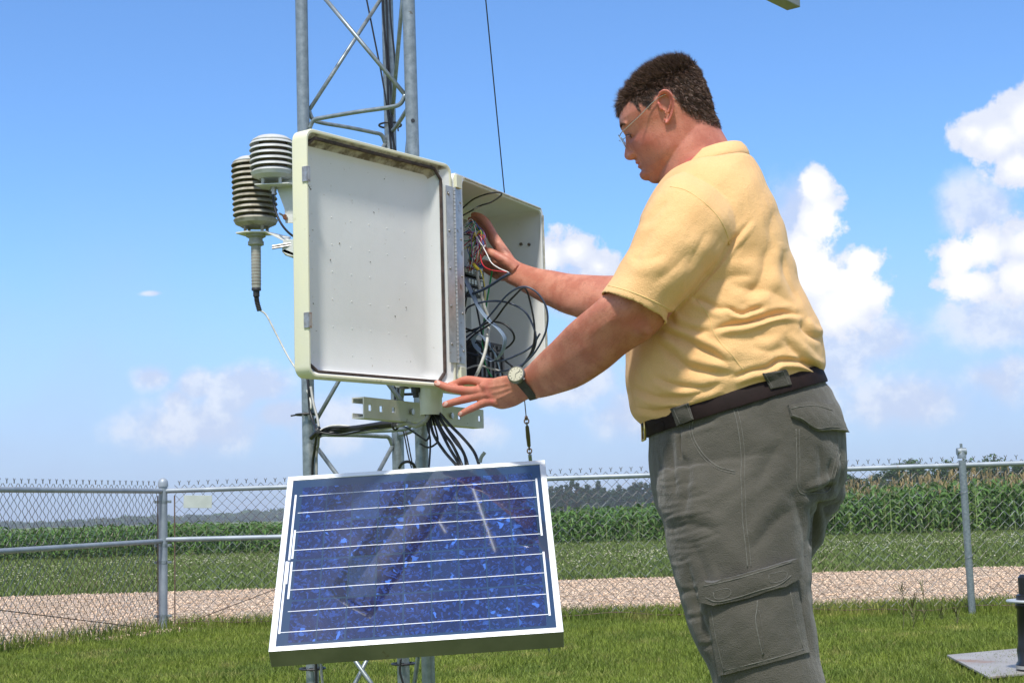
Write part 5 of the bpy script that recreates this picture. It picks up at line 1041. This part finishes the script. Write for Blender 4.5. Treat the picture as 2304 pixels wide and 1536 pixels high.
for tp_, bt2 in (([(1511, 919), (1549, 905)], [(1525, 957), (1561, 943)]), ([(1715, 840), (1768, 831)], [(1733, 876), (1780, 866)])):
    lp_ = patch(cbb, tp_, bt2, .0045, 'belt_loop', bpy.data.materials.get('loop_canvas') or cloth_material('loop_canvas', (.075, .069, .056), (.055, .051, .041), 480), trs, nu=10, nv=10, puff=.004); lbv = BVHTree.FromPolygons([tuple(v.co+V(root.location)) for v in lp_.data.vertices], [tuple(p.vertices) for p in lp_.data.polygons])
    for e_ in (.12, .88): seam(lbv, [tuple(np.array(tp_[0])*(1-e_)+np.array(tp_[1])*e_+np.array((0, 3))), tuple((np.array(tp_[0])+np.array(bt2[0]))/2*(1-e_)+(np.array(tp_[1])+np.array(bt2[1]))/2*e_), tuple(np.array(bt2[0])*(1-e_)+np.array(bt2[1])*e_-np.array((0, 3)))], .0007, 'loop_stitching', seamp, trs)
bf = at(1451, 966, 3.15)
bkt = MB(); bkt.tube([V((bf.x-.004, 3.15+y, bf.z+z)) for y, z in ((-.045, .024), (.02, .024), (.02, -.022), (-.045, -.022), (-.045, .024), (-.02, .024))], .0028, 8, False); bkt.build('buckle', mat('brass', (.70, .52, .20), .3, .9), belt, smooth=True)
seam(bbv, [(1470, 955), (1488, 946), (1494, 953), (1492, 968), (1478, 976)], .0009, 'keeper_edge', leather, belt)
# shoes (below the frame)
for i, (px, D_) in enumerate(((1770, 3.05), (1735, 3.3))):
    q = at(px, 1900, D_); B = MB(); rg = []
    for t, w_, h in ((-.10, .035, .06), (-.06, .045, .09), (0, .046, .10), (.08, .05, .07), (.15, .048, .045), (.19, .03, .025)):
        rg.append([V((q.x-t, D_+w_*math.cos(a), .004+h*.5+h*.5*math.sin(a))) for a in np.linspace(0, 2*math.pi, 14, endpoint=False)])
    B.loft(rg); B.build('shoe', leather, root, smooth=True)
# ------------------------------------------------------------------ body: head, neck, arms, hands
mpx = 3.16/FPX; HC = np.array(at(1500, 250, 3.16)); yaw = math.radians(9)
F3 = -.906*_R-.423*_U; DN = .423*_R-.906*_U; LV0 = -_F; FH = math.cos(yaw)*F3-math.sin(yaw)*LV0; LH = math.cos(yaw)*LV0+math.sin(yaw)*F3
def hp(s, l, t): return V(HC+(FH*s*1.02+LH*l+DN*t)*mpx)
def hloc(v): d = (np.asarray(v)-HC)/mpx; return d@FH/1.02, d@LH, d@DN
def st(px, py): a, b = px-1500, py-250; return (-.906*a+.423*b, .423*a+.906*b)
slices = [(-98, -42, -8, 18), (-93, -64, 14, 38), (-84, -82, 38, 54), (-68, -94, 72, 69), (-47, -100, 97, 78), (-25, -101, 107, 83), (-10, -100, 111, 84), (6, -99, 108, 84), (18, -97, 106, 83), (35, -94, 107, 82), (52, -90, 107, 82), (70, -84, 106, 81), (85, -80, 105, 79), (100, -74, 106, 75), (114, -66, 106, 67), (126, -50, 100, 56), (136, -20, 86, 40), (142, 20, 66, 20)]
B = MB(); rg = []
for t, b0, f0, w_ in slices:
    c, h = (b0+f0)/2, (f0-b0)/2; r_ = []
    for k in range(44):
        q = 2*math.pi*k/44; cs, sn = math.cos(q), math.sin(q); e = 2.25; x = math.copysign(abs(cs)**(2/e), cs); y = math.copysign(abs(sn)**(2/e), sn)
        r_.append(hp(c+h*x, w_*y*(1-.16*max(0, x)**2*(1 if t > -20 else .5)), t))
    rg.append(r_)
B.loft(rg)
def ell(B, c, r, n=14):
    r_ = []
    for i in range(1, n):
        a = math.pi*i/n; r_.append([hp(c[0]+r[0]*math.sin(a)*math.cos(q), c[1]+r[1]*math.sin(a)*math.sin(q), c[2]+r[2]*math.cos(a)) for q in np.linspace(0, 2*math.pi, 18, endpoint=False)])
    B.loft(r_)
rg = []
for t, fr_s, w_ in ((8, 108, 6), (18, 111, 7.5), (30, 117, 9), (42, 124, 11), (50, 129, 13), (56, 130, 14), (62, 127, 14), (67, 120, 12), (70, 112, 8)):
    rg.append([hp(fr_s-15+15*math.cos(q), w_*math.sin(q)*(1.0), t) for q in np.linspace(0, 2*math.pi, 20, endpoint=False)])
B.loft(rg)
for sg_ in (-1, 1):
    ell(B, (112, 13*sg_, 58), (12, 9, 9)); ell(B, (92, 27*sg_, -10), (11, 25, 9)); ell(B, (86, 32*sg_, 12), (13, 14, 13))
ell(B, (104, 0, 77.5), (9.5, 20, 6.5)); ell(B, (103, 0, 88.5), (9.5, 17, 6.5)); ell(B, (98, 0, 110), (19, 26, 17)); ell(B, (60, 0, 128), (42, 40, 18))
# neck
nk = [((1490, 330), (1606, 262), 3.16, .066), ((1484, 370), (1620, 290), 3.16, .068), ((1484, 400), (1636, 318), 3.16, .068), ((1496, 425), (1650, 345), 3.155, .068), ((1515, 460), (1680, 400), 3.15, .08), ((1500, 520), (1700, 470), 3.15, .12)]
B.loft(resample(nk))
# ear
ear_px = [(1480, 244), (1479, 230), (1484, 217), (1493, 211), (1504, 213), (1513, 223), (1518, 238), (1518, 252), (1515, 265), (1510, 276), (1504, 286), (1498, 287), (1496, 278), (1499, 268), (1495, 258), (1486, 252)]
E0 = [st(*p) for p in ear_px]; ec = np.mean(E0, 0)
for sg_ in (-1, 1):
    def er(sc, base, fl, off=(0, 0)):
        out = []
        for s, t in E0:
            ds, dt = s-ec[0], t-ec[1]; back = -ds; out.append(hp(ec[0]+ds*sc+off[0]-3, (base+fl*max(-.5, back/20))*sg_, ec[1]+dt*sc+off[1]))
        return out
    B.loft([er(.72, 74, 0), er(.9, 86, 4), er(1.0, 90, 7), er(1.02, 92.5, 7.5), er(.93, 93.5, 7.5), er(.80, 90, 6), er(.66, 81, 4, (1, -2)), er(.3, 77, 2, (2, 1))])
    pts = [st(1508, 228), st(1510, 240), st(1507, 254), st(1503, 264)]; B.tube(sm([hp(s-3, (90+3*(i in (0, 1)))*sg_, t) for i, (s, t) in enumerate(pts)], 4), 2.6*mpx, 8)
    pts = [st(1484, 240), st(1487, 248), st(1490, 255)]; B.tube([hp(s-2, 89*sg_, t) for s, t in pts], 3.4*mpx, 8)
hv, hf = remesh(B, .0017, 2)
_l = hloc(hv)[1]; _ear = np.abs(_l) > 84.5
def relax(v, f, n_, fixed):
    a = np.concatenate([f[:, i] for i in range(f.shape[1])]); b = np.concatenate([f[:, (i+1) % f.shape[1]] for i in range(f.shape[1])]); cnt = np.bincount(a, minlength=len(v))+np.bincount(b, minlength=len(v))
    for _ in range(n_):
        s = np.zeros_like(v)
        for k in range(3): s[:, k] = np.bincount(a, v[b, k], len(v))+np.bincount(b, v[a, k], len(v))
        w_ = np.where(fixed, 0, .5)[:, None]; v = v*(1-w_)+s/np.maximum(cnt, 1)[:, None]*w_
    return v
hv = relax(hv, hf, 8, _ear)
s_, l_, t_ = hloc(hv); nn0 = normals(hv, hf)
def push(cs, cl, ct, rs, rl, rt, amt):
    global hv
    g = np.exp(-(((s_-cs)/rs)**2+((l_-cl)/rl)**2+((t_-ct)/rt)**2)); hv = hv+nn0*(g*amt*mpx)[:, None]
for sg_ in (-1, 1):
    push(76, 62*sg_, 46, 32, 34, 24, 4.5); push(30, 70*sg_, 88, 34, 34, 24, 4); push(108, 20*sg_, 10, 14, 9, 9, -5); push(100, 34*sg_, 24, 14, 16, 5, -2.5); push(112, 22*sg_, 64, 8, 4, 7, -3); push(96, 34*sg_, 70, 10, 4, 14, -2.0); push(118, 7*sg_, 68, 8, 3.5, 3, -5); push(84, 46*sg_, 24, 12, 18, 6, -1.5); push(101, 31*sg_, 13, 10, 16, 1.5, -2.2)
push(112, 0, 82.8, 12, 24, 2.2, -2.6); push(108, 0, 98, 14, 20, 4, -3); push(112, 0, 72, 8, 4, 4, -1.5)
# arms and hands
B = MB()
armN = [((1500, 470), (1600, 560), 2.99, .06), ((1440, 560), (1560, 640), 2.965, .064), ((1400, 622), (1515, 700), 2.95, .066), ((1362, 660), (1487, 738), 2.955, .062), ((1335, 684), (1455, 765), 2.965, .056), ((1305, 708), (1408, 796), 2.99, .050), ((1272, 738), (1356, 838), 3.03, .045), ((1236, 775), (1298, 872), 3.09, .037), ((1204, 806), (1246, 888), 3.14, .030), ((1178, 830), (1210, 896), 3.18, .0265), ((1150, 843), (1188, 898), 3.205, .024), ((1128, 846), (1160, 913), 3.225, .021), ((1105, 852), (1130, 921), 3.245, .018), ((1088, 858), (1108, 914), 3.26, .015), ((1078, 864), (1094, 908), 3.268, .010)]
B.loft(resample(armN))
def el3(B, c, rx, ry, rz, n=12):
    B.loft([[c+V((rx*math.sin(a)*math.cos(q), ry*math.sin(a)*math.sin(q), rz*math.cos(a))) for q in np.linspace(0, 2*math.pi, 16, endpoint=False)] for a in [math.pi*i/n for i in range(1, n)]])
digit(B, [(1108, 876, 3.25), (1085, 878, 3.27), (1060, 878, 3.282), (1038, 877, 3.295), (1010, 872, 3.31), (983, 862, 3.325)], [.0115, .0105, .0098, .0100, .0090, .0080])
digit(B, [(1115, 890, 3.245), (1090, 889, 3.265), (1068, 893, 3.28), (1050, 897, 3.29), (1025, 903, 3.3), (1001, 910, 3.31)], [.0115, .0102, .0093, .0096, .0085, .0074])
digit(B, [(1122, 904, 3.24), (1098, 904, 3.258), (1078, 911, 3.27), (1060, 919, 3.275), (1046, 926, 3.28), (1036, 932, 3.285)], [.0105, .0092, .0083, .0085, .0076, .0066])
digit(B, [(1112, 862, 3.262), (1088, 860, 3.28), (1064, 856, 3.295), (1045, 856, 3.308), (1026, 863, 3.32), (1008, 869, 3.33)], [.0115, .0105, .0100, .0100, .0088, .0075])
digit(B, [(1160, 868, 3.235), (1128, 872, 3.275), (1100, 876, 3.31), (1072, 880, 3.34)], [.016, .014, .0115, .0085])
armF = [((1480, 600), (1440, 720), 3.36, .05), ((1420, 618), (1375, 735), 3.38, .055), ((1345, 620), (1305, 716), 3.43, .052), ((1285, 616), (1245, 694), 3.49, .045), ((1225, 606), (1190, 664), 3.56, .036), ((1190, 598), (1160, 646), 3.60, .029), ((1168, 589), (1142, 637), 3.62, .025), ((1148, 572), (1124, 622), 3.635, .022), ((1132, 556), (1110, 603), 3.65, .018), ((1120, 550), (1102, 588), 3.655, .012)]
B.loft(resample(armF))
digit(B, [(1146, 588, 3.635), (1128, 560, 3.645), (1112, 534, 3.65), (1102, 514, 3.655), (1092, 498, 3.66), (1080, 488, 3.668), (1066, 484, 3.68)], [.015, .0145, .012, .0108, .010, .0092, .008])
digit(B, [(1136, 575, 3.66), (1112, 545, 3.672), (1096, 520, 3.68), (1086, 504, 3.69), (1070, 496, 3.70), (1058, 494, 3.71)], [.013, .011, .0095, .009, .0085, .0075])
digit(B, [(1160, 606, 3.60), (1140, 590, 3.60), (1118, 576, 3.605), (1104, 569, 3.615), (1090, 565, 3.625)], [.015, .0145, .012, .0115, .0095])
digit(B, [(1136, 612, 3.655), (1118, 608, 3.67), (1104, 598, 3.685), (1088, 590, 3.69)], [.012, .0105, .0095, .008])
digit(B, [(1140, 622, 3.645), (1122, 622, 3.66), (1106, 614, 3.68), (1092, 606, 3.685)], [.012, .0095, .0085, .007])
av, af = remesh(B, .0018, 6)
uva = projn(av)
def aflex(px, py, r, amt, L_=None):      # small creases at the joints
    g = np.exp(-((uva[:, 0]-px)**2+(uva[:, 1]-py)**2)/r**2)*((av[:, 1] < 3.33) if px < 1200 and py > 700 else 1); return g*amt*1e-3
na = normals(av, af); dz = np.zeros(len(av))
for px, py, r, a in ((1448, 742, 16, 6), (1400, 700, 30, 4), (1088, 870, 6, 1.6), (1096, 886, 6, 1.6), (1105, 902, 6, 1.6), (1452, 745, 9, 2.5), (1438, 738, 14, 1.2), (1466, 736, 7, -2), (1420, 760, 14, -1.4), (1040, 868, 4, .8), (1090, 866, 5, 1), (1062, 890, 4, .6), (1150, 880, 14, -1), (1080, 872, 3, -.8), (1092, 895, 3, -.8), (1120, 540, 5, -.6), (1130, 590, 5, -1)): dz += aflex(px, py, r, a)
dz += .0006*np.sin(uva[:, 0]*.08+uva[:, 1]*.05)*np.sin(uva[:, 1]*.07)
# tendons over the back of the near hand
for pts in ([(1095, 872), (1120, 868), (1150, 862)], [(1100, 886), (1125, 880), (1155, 870)], [(1108, 900), (1130, 892), (1158, 878)]):
    d, s, t = stroke_field(uva, pts); dz += np.where((av[:, 1] < 3.27) & (uva[:, 1] > 800), .0011*np.exp(-(d/3.5)**2)*np.clip(np.minimum(t, 1-t)*4, 0, 1), 0)
for pts in ([(1300, 760), (1350, 735), (1400, 705)], [(1240, 845), (1300, 800), (1360, 760)]):
    d, s, t = stroke_field(uva, pts); dz += .0018*np.exp(-(d/14)**2)*np.clip(np.minimum(t, 1-t)*3, 0, 1)
av = av+na*dz[:, None]
# hidden trunk joining head and arms under the shirt
B = MB(); B.loft(resample([(a, b, D_, T*.86, e) for (a, b, D_, T, e) in [((a[0]*.93+b[0]*.07, a[1]*.93+b[1]*.07), (b[0]*.93+a[0]*.07, b[1]*.93+a[1]*.07), c, d, e) for a, b, c, d, e in torso[:-2]]], 2)); tv = np.array(B.v); tfq = [q for q in B.f if len(q) == 4]; tfq = np.array(tfq)
allv = np.concatenate([hv, av, tv]); 
def q4(f): return f if f.shape[1] == 4 else np.concatenate([f, f[:, -1:]], 1)
if hf.shape[1] == af.shape[1] == 4: allf = np.concatenate([hf, af+len(hv), tfq+len(hv)+len(av)])
else:
    tri = lambda f: f if f.shape[1] == 3 else np.concatenate([f[:, [0, 1, 2]], f[:, [0, 2, 3]]]); allf = np.concatenate([tri(hf), tri(af)+len(hv), tri(tfq)+len(hv)+len(av)])
body = npmesh('body', allv, allf, skinm, root, True)
# pigment attributes: lips, ears, elbow, stubble, scalp under the hair
s_, l_, t_ = hloc(hv); red = np.zeros(len(allv)); stb = np.zeros(len(allv)); hl = np.zeros(len(allv)); nh = len(hv)
g3 = lambda cs, cl, ct, rs, rl, rt: np.exp(-(((s_-cs)/rs)**2+((l_-cl)/rl)**2+((t_-ct)/rt)**2))
red[:nh] = np.clip(g3(112, 0, 82.5, 10, 20, 6)*1.0+.75*(np.abs(l_) > 86)*(np.abs(s_) < 30)+.55*g3(128, 0, 56, 14, 14, 12)+.25*np.clip((t_-10)/60, 0, 1)+.5*(g3(75, 60, 45, 40, 40, 26)+g3(75, -60, 45, 40, 40, 26)), 0, 1)*.8
ua = projn(av); red[nh:nh+len(av)] = .72*np.exp(-(((ua[:, 0]-1425)/42)**2+((ua[:, 1]-722)/26)**2))+.35*np.exp(-(((ua[:, 0]-1330)/90)**2+((ua[:, 1]-780)/60)**2))+.25*(ua[:, 0] < 1110)*(ua[:, 1] > 800)+.45*sum(np.exp(-((ua[:, 0]-kx)**2+(ua[:, 1]-ky)**2)/36) for kx, ky in ((1038, 877), (1050, 897), (1060, 919), (1045, 856), (1094, 873), (1100, 888), (1107, 903), (985, 862), (1002, 909), (1036, 931), (1104, 512), (1118, 576)))
stb[:nh] = np.clip((t_-55)/35, 0, 1)*np.clip((s_-5)/30, 0, 1)*.5*(1-np.clip(g3(112, 0, 82.5, 10, 20, 6.5)*2, 0, 1))
HX = [160, 115, 92, 75, 62, 48, 53, 53, 34, 9, -10, -27, -32, -50, -65, -86, -140]; HT = [-26, -24, -36, -54, -50, -39, -10, -10, -9, -32, -30, -15, 30, 60, 74, 92, 100]
o_ = np.argsort(HX); HXs, HTs = np.array(HX, float)[o_], np.array(HT, float)[o_]
def hairline(s): return np.interp(s, HXs, HTs)
dl = hairline(s_)-t_; foremid = (s_ > 60) & (np.abs(l_) < 66)
dl = np.where(foremid, -(t_-(-36-18*(np.abs(l_)/66)**1.5)), dl)
inhair = (dl > 0) & ~((np.abs(l_) > 85.5) & (s_ > -28) & (s_ < 26) & (t_ > -42) & (t_ < 45))
hl[:nh] = np.clip((dl+3)/np.where(s_ < -15, 45, 12), 0, 1)*np.where(((np.abs(l_) > 85.5) & (s_ > -28) & (s_ < 26) & (t_ > -42)), 0, 1)
for nme, arr in (('redness', red), ('stubble', stb), ('hairline', hl)):
    at_ = body.data.attributes.new(nme, 'FLOAT', 'POINT'); at_.data.foreach_set('value', arr.astype(np.float32))
# hair: individual tapered locks
nh3 = normals(hv, hf); idx = np.where(inhair)[0]; K = 62000; pr = np.clip(dl[idx]/np.where(s_[idx] < -15, 42, 14), .12, 1); pk = rng.choice(idx, K, p=pr/pr.sum()); p = hv[pk]+rng.normal(0, .0012, (K, 3)); nn1 = nh3[pk]; ss, ll_, tt_ = s_[pk], l_[pk], t_[pk]
top = np.clip((-40-tt_)/45, 0, 1); L0 = (.0065+.0125*top+.011*np.clip((ss-55)/40, 0, 1))*rng.uniform(.55, 1.3, K)*np.clip(dl[pk]/22+.22, .22, 1)
tw_ = np.clip((top-.05)/.7, 0, 1)[:, None]; tw_ = tw_*tw_*(3-2*tw_); comb = (FH*.55-DN*.25)*tw_+(DN*.9-FH*.35)*(1-tw_); fr = np.clip((ss-70)/30, 0, 1)[:, None]*(np.clip((-30-tt_)/25+1, 0, 1))[:, None]; comb = comb*(1-fr)+(DN*.95+FH*.25)*fr
cl = np.stack([np.sin(ss*.35+ll_*.2), np.sin(ll_*.33+tt_*.25), np.sin(tt_*.31+ss*.15)], -1)*.30
up_ = (.75*top[:, None]+.22); d = nn1*up_+comb*(1-.35*top[:, None])+cl+rng.normal(0, .22, (K, 3)); d /= np.linalg.norm(d, axis=1)[:, None]
side = np.cross(d, rng.normal(size=(K, 3))); side /= np.linalg.norm(side, axis=1)[:, None]; w0 = rng.uniform(.00035, .0007, (K, 1)); mid = p+d*(L0*.55)[:, None]; grav = DN*0.0
tip = p+d*L0[:, None]+(comb*.25+rng.normal(0, .12, (K, 3)))*L0[:, None]
vv = np.stack([p-side*w0, p+side*w0, mid+side*w0*.8, mid-side*w0*.8, tip], 1); tri = np.array([(0, 1, 2), (0, 2, 3), (3, 2, 4)]); ff = tri[None]+(np.arange(K)*5)[:, None, None]
hairm = mat('brown_hair', (.060, .031, .021), .5, spec=.3, c2=(.135, .080, .056), sc=90, obj_var=.6)
npmesh('hair', vv.reshape(-1, 3), ff.reshape(-1, 3), hairm, root)
# fine arm hair
na = normals(av, af); ua = projn(av); okh = np.where(((ua[:, 1] < 830) & (ua[:, 0] > 1180)) | ((ua[:, 0] > 1215)))[0]; K = 5200; pk = rng.choice(okh, K); p = av[pk]; n_ = na[pk]
dirh = np.array([-.7, .1, -.45]); d = dirh[None]*.9+n_*.55+rng.normal(0, .3, (K, 3)); d /= np.linalg.norm(d, axis=1)[:, None]; s = np.cross(d, n_); s /= np.linalg.norm(s, axis=1)[:, None]+1e-9; L1_ = rng.uniform(.004, .010, (K, 1)); w1 = .00012
npmesh('arm_hair', np.stack([p-s*w1, p+s*w1, p+d*L1_], 1).reshape(-1, 3), np.arange(K*3).reshape(-1, 3), mat('arm_hair', (.16, .09, .05), .5), root)
# eyes
for sg_ in (-1, 1):
    c = hp(86, 30*sg_, 16); B = MB(); el3(B, c, .0108, .0108, .0108); e_ = B.build('eye', mat('eye_white', (.35, .31, .28), .3) if sg_ < 0 else bpy.data.materials['eye_white'], root, smooth=True)
    B = MB(); d_ = (hp(104, 32*sg_, 19)-c).normalized(); B.lathe([(.0058, .0098), (.005, .0109), (.001, .0114)], c, d_, n=16); B.build('iris', mat('iris', (.02, .015, .01), .15) if sg_ < 0 else bpy.data.materials['iris'], e_, smooth=True)
    B = MB()
    for k in range(190):
        q = rng.uniform(0, 1); b = hp(106-12*q*q+rng.normal(0, .5), (14+36*q)*sg_, -9-5*math.sin(q*3)+rng.normal(0, 1.6)); B.tube([b, b+V(FH*.003-DN*.001+LH*sg_*.004)], [.0006, .0001], 3)
    B.build('eyebrow', hairm, root)
B = MB(); B.tube(sm([hp(105, 17, 12), hp(105, 24, 11), hp(101, 34, 13), hp(93, 43, 16)], 4), .0010, 6); B.tube(sm([hp(104, 19, 17), hp(101, 32, 19), hp(94, 42, 18)], 4), .0005, 6); B.build('eyelashes', hairm, root, smooth=True)
# spectacles
gl = MB(); wirem2 = mat('spectacle_metal', (.42, .40, .34), .25, .9)
def lens_pts(sg_, k=26, sc=1.0):
    out = []
    for i in range(k):
        a = 2*math.pi*i/k; x = math.copysign(abs(math.cos(a))**.85, math.cos(a))*24*sc; y = math.copysign(abs(math.sin(a))**.85, math.sin(a))*17.5*sc; out.append(hp(122-abs((33+x)*.10)-y*.10, (33+x)*sg_, 22+y))
    return out
for sg_ in (-1, 1): P = lens_pts(sg_); gl.tube(P+P[:2], .0008, 6, False)
gl.tube(sm([hp(121, -9, 18), hp(125, 0, 14), hp(121, 9, 18)], 4), .0008, 6)
glo = gl.build('spectacles', wirem2, root, smooth=True)
for sg_ in (-1, 1):
    B = MB(); s0, t0_ = st(1478, 233); B.tube(sm([hp(117, 57*sg_, 10), hp(113, 72*sg_, 8), hp(104, 80*sg_, 5), hp(60, 85*sg_, -8), hp(s0, 88.5*sg_, t0_), hp(-14, 88*sg_, -26), hp(-24, 86*sg_, -18), hp(-30, 83*sg_, -6)], 5), .0011, 6); B.build('temple', wirem2, glo, smooth=True)
    B = MB(); P = lens_pts(sg_, 26, .97); B.loft([P, [q+V(FH)*.0012 for q in P]]); gm = bpy.data.materials.get('lens_glass')
    if gm is None:
        gm = bpy.data.materials.new('lens_glass'); gm.use_nodes = True; g_b = gm.node_tree.nodes['Principled BSDF']; g_b.inputs['Transmission Weight'].default_value = 1; g_b.inputs['Roughness'].default_value = .02; g_b.inputs['IOR'].default_value = 1.2; g_b.inputs['Base Color'].default_value = (.93, .95, .93, 1); g_b.inputs['Specular IOR Level'].default_value = .9
    B.build('lens', gm, glo, smooth=False)
    B = MB(); B.tube([hp(118, 12*sg_, 24), hp(112, 9*sg_, 29)], .0012, 6); B.build('nose_pad', gm, glo)
# fingernails of the near hand
abv = BVHTree.FromPolygons([tuple(x) for x in av], [tuple(int(i) for i in q) for q in af]); nailm = mat('fingernail', (.62, .36, .30), .28)
for px, py, ang, a, b_ in ((984, 861, .35, 7.5, 5.2), (1001, 908, -.3, 7.2, 4.8), (1035, 930, -.6, 6, 4.2)):
    c = surf(abv, px, py); vs = []; 
    if c is None: continue
    P = []; 
    for k in range(14):
        q = 2*math.pi*k/14; x, y = a*math.cos(q), b_*math.sin(q); u2 = px+x*math.cos(ang)-y*math.sin(ang); v2 = py+x*math.sin(ang)+y*math.cos(ang); s = surf(abv, u2, v2, .0004); P.append(s if s is not None else c)
    cc_ = surf(abv, px, py, .0012); B = MB(); B.add([cc_]+P, [(0, i+1, (i+1) % 14+1) for i in range(14)]); B.build('fingernail', nailm, root, smooth=True)
# wristwatch
ww = MB()
def wr(t, k, T):
    F = np.array([1160, 834])*(1-t)+np.array([1143, 846])*t; G = np.array([1208, 894])*(1-t)+np.array([1190, 899])*t; c = (F+G)/2; F = c+(F-c)*k; G = c+(G-c)*k; return section(tuple(F), tuple(G), 3.185+.018*t, T*k, 2.0, 44)
ww.loft([wr(.0, 1.0, .0275), wr(.0, 1.09, .0275), wr(.95, 1.09, .0262), wr(.95, 1.0, .0262)], cap=False)
strapm = mat('watch_strap', (.035, .033, .026), .7, c2=(.055, .052, .04), sc=90, bump=.3, bsc=600)
wo_ = ww.build('wristwatch', strapm, root, auto=True)
wc = at(1162, 843, 3.150); wax = V((-.30, -.90, .30)).normalized()
B = MB(); B.lathe([(.0150, -.007), (.0188, -.005), (.0193, .0), (.0188, .004), (.0165, .0055), (.0160, .0048)], wc, wax, n=36); B.build('case', mat('case_metal', (.20, .20, .18), .35, .8), wo_, auto=True)
B = MB(); B.lathe([(.0158, .0050), (.0001, .0054)], wc, wax, n=30, cap=False); B.build('dial', mat('dial', (.48, .45, .33), .4), wo_)
a_ = wax.orthogonal().normalized(); b_ = wax.cross(a_)
B = MB()
for k in range(12):
    q = 2*math.pi*k/12; dr2 = a_*math.cos(q)+b_*math.sin(q); B.tube([wc+wax*.0056+dr2*.0112, wc+wax*.0056+dr2*.0142], .0005, 4)
for q, l in ((.7, .009), (2.9, .012)): dr2 = a_*math.cos(q)+b_*math.sin(q); B.tube([wc+wax*.0059, wc+wax*.0059+dr2*l], .0005, 4)
B.build('hands_and_marks', blackp2, wo_)
B = MB(); B.lathe([(.0022, .018), (.0022, .022)], wc, (a_*-.2+b_*.98), n=10); B.build('crown', steel, wo_)
# ================================================================== air
hm = bpy.data.materials.new('haze_air'); hm.use_nodes = True; hn = hm.node_tree; hn.nodes.remove(hn.nodes['Principled BSDF'])
pvn = hn.nodes.new('ShaderNodeVolumePrincipled'); pvn.inputs['Color'].default_value = (.90, .95, 1, 1); pvn.inputs['Density'].default_value = .00033; pvn.inputs['Anisotropy'].default_value = .2
hn.links.new(pvn.outputs[0], hn.nodes['Material Output'].inputs['Volume'])
B = MB(); B.box((0, 840, 10.5), (2600, 1780, 23)); struct(B.build('haze', hm), 'stuff', 'thin summer haze paling the far woods', 'haze')
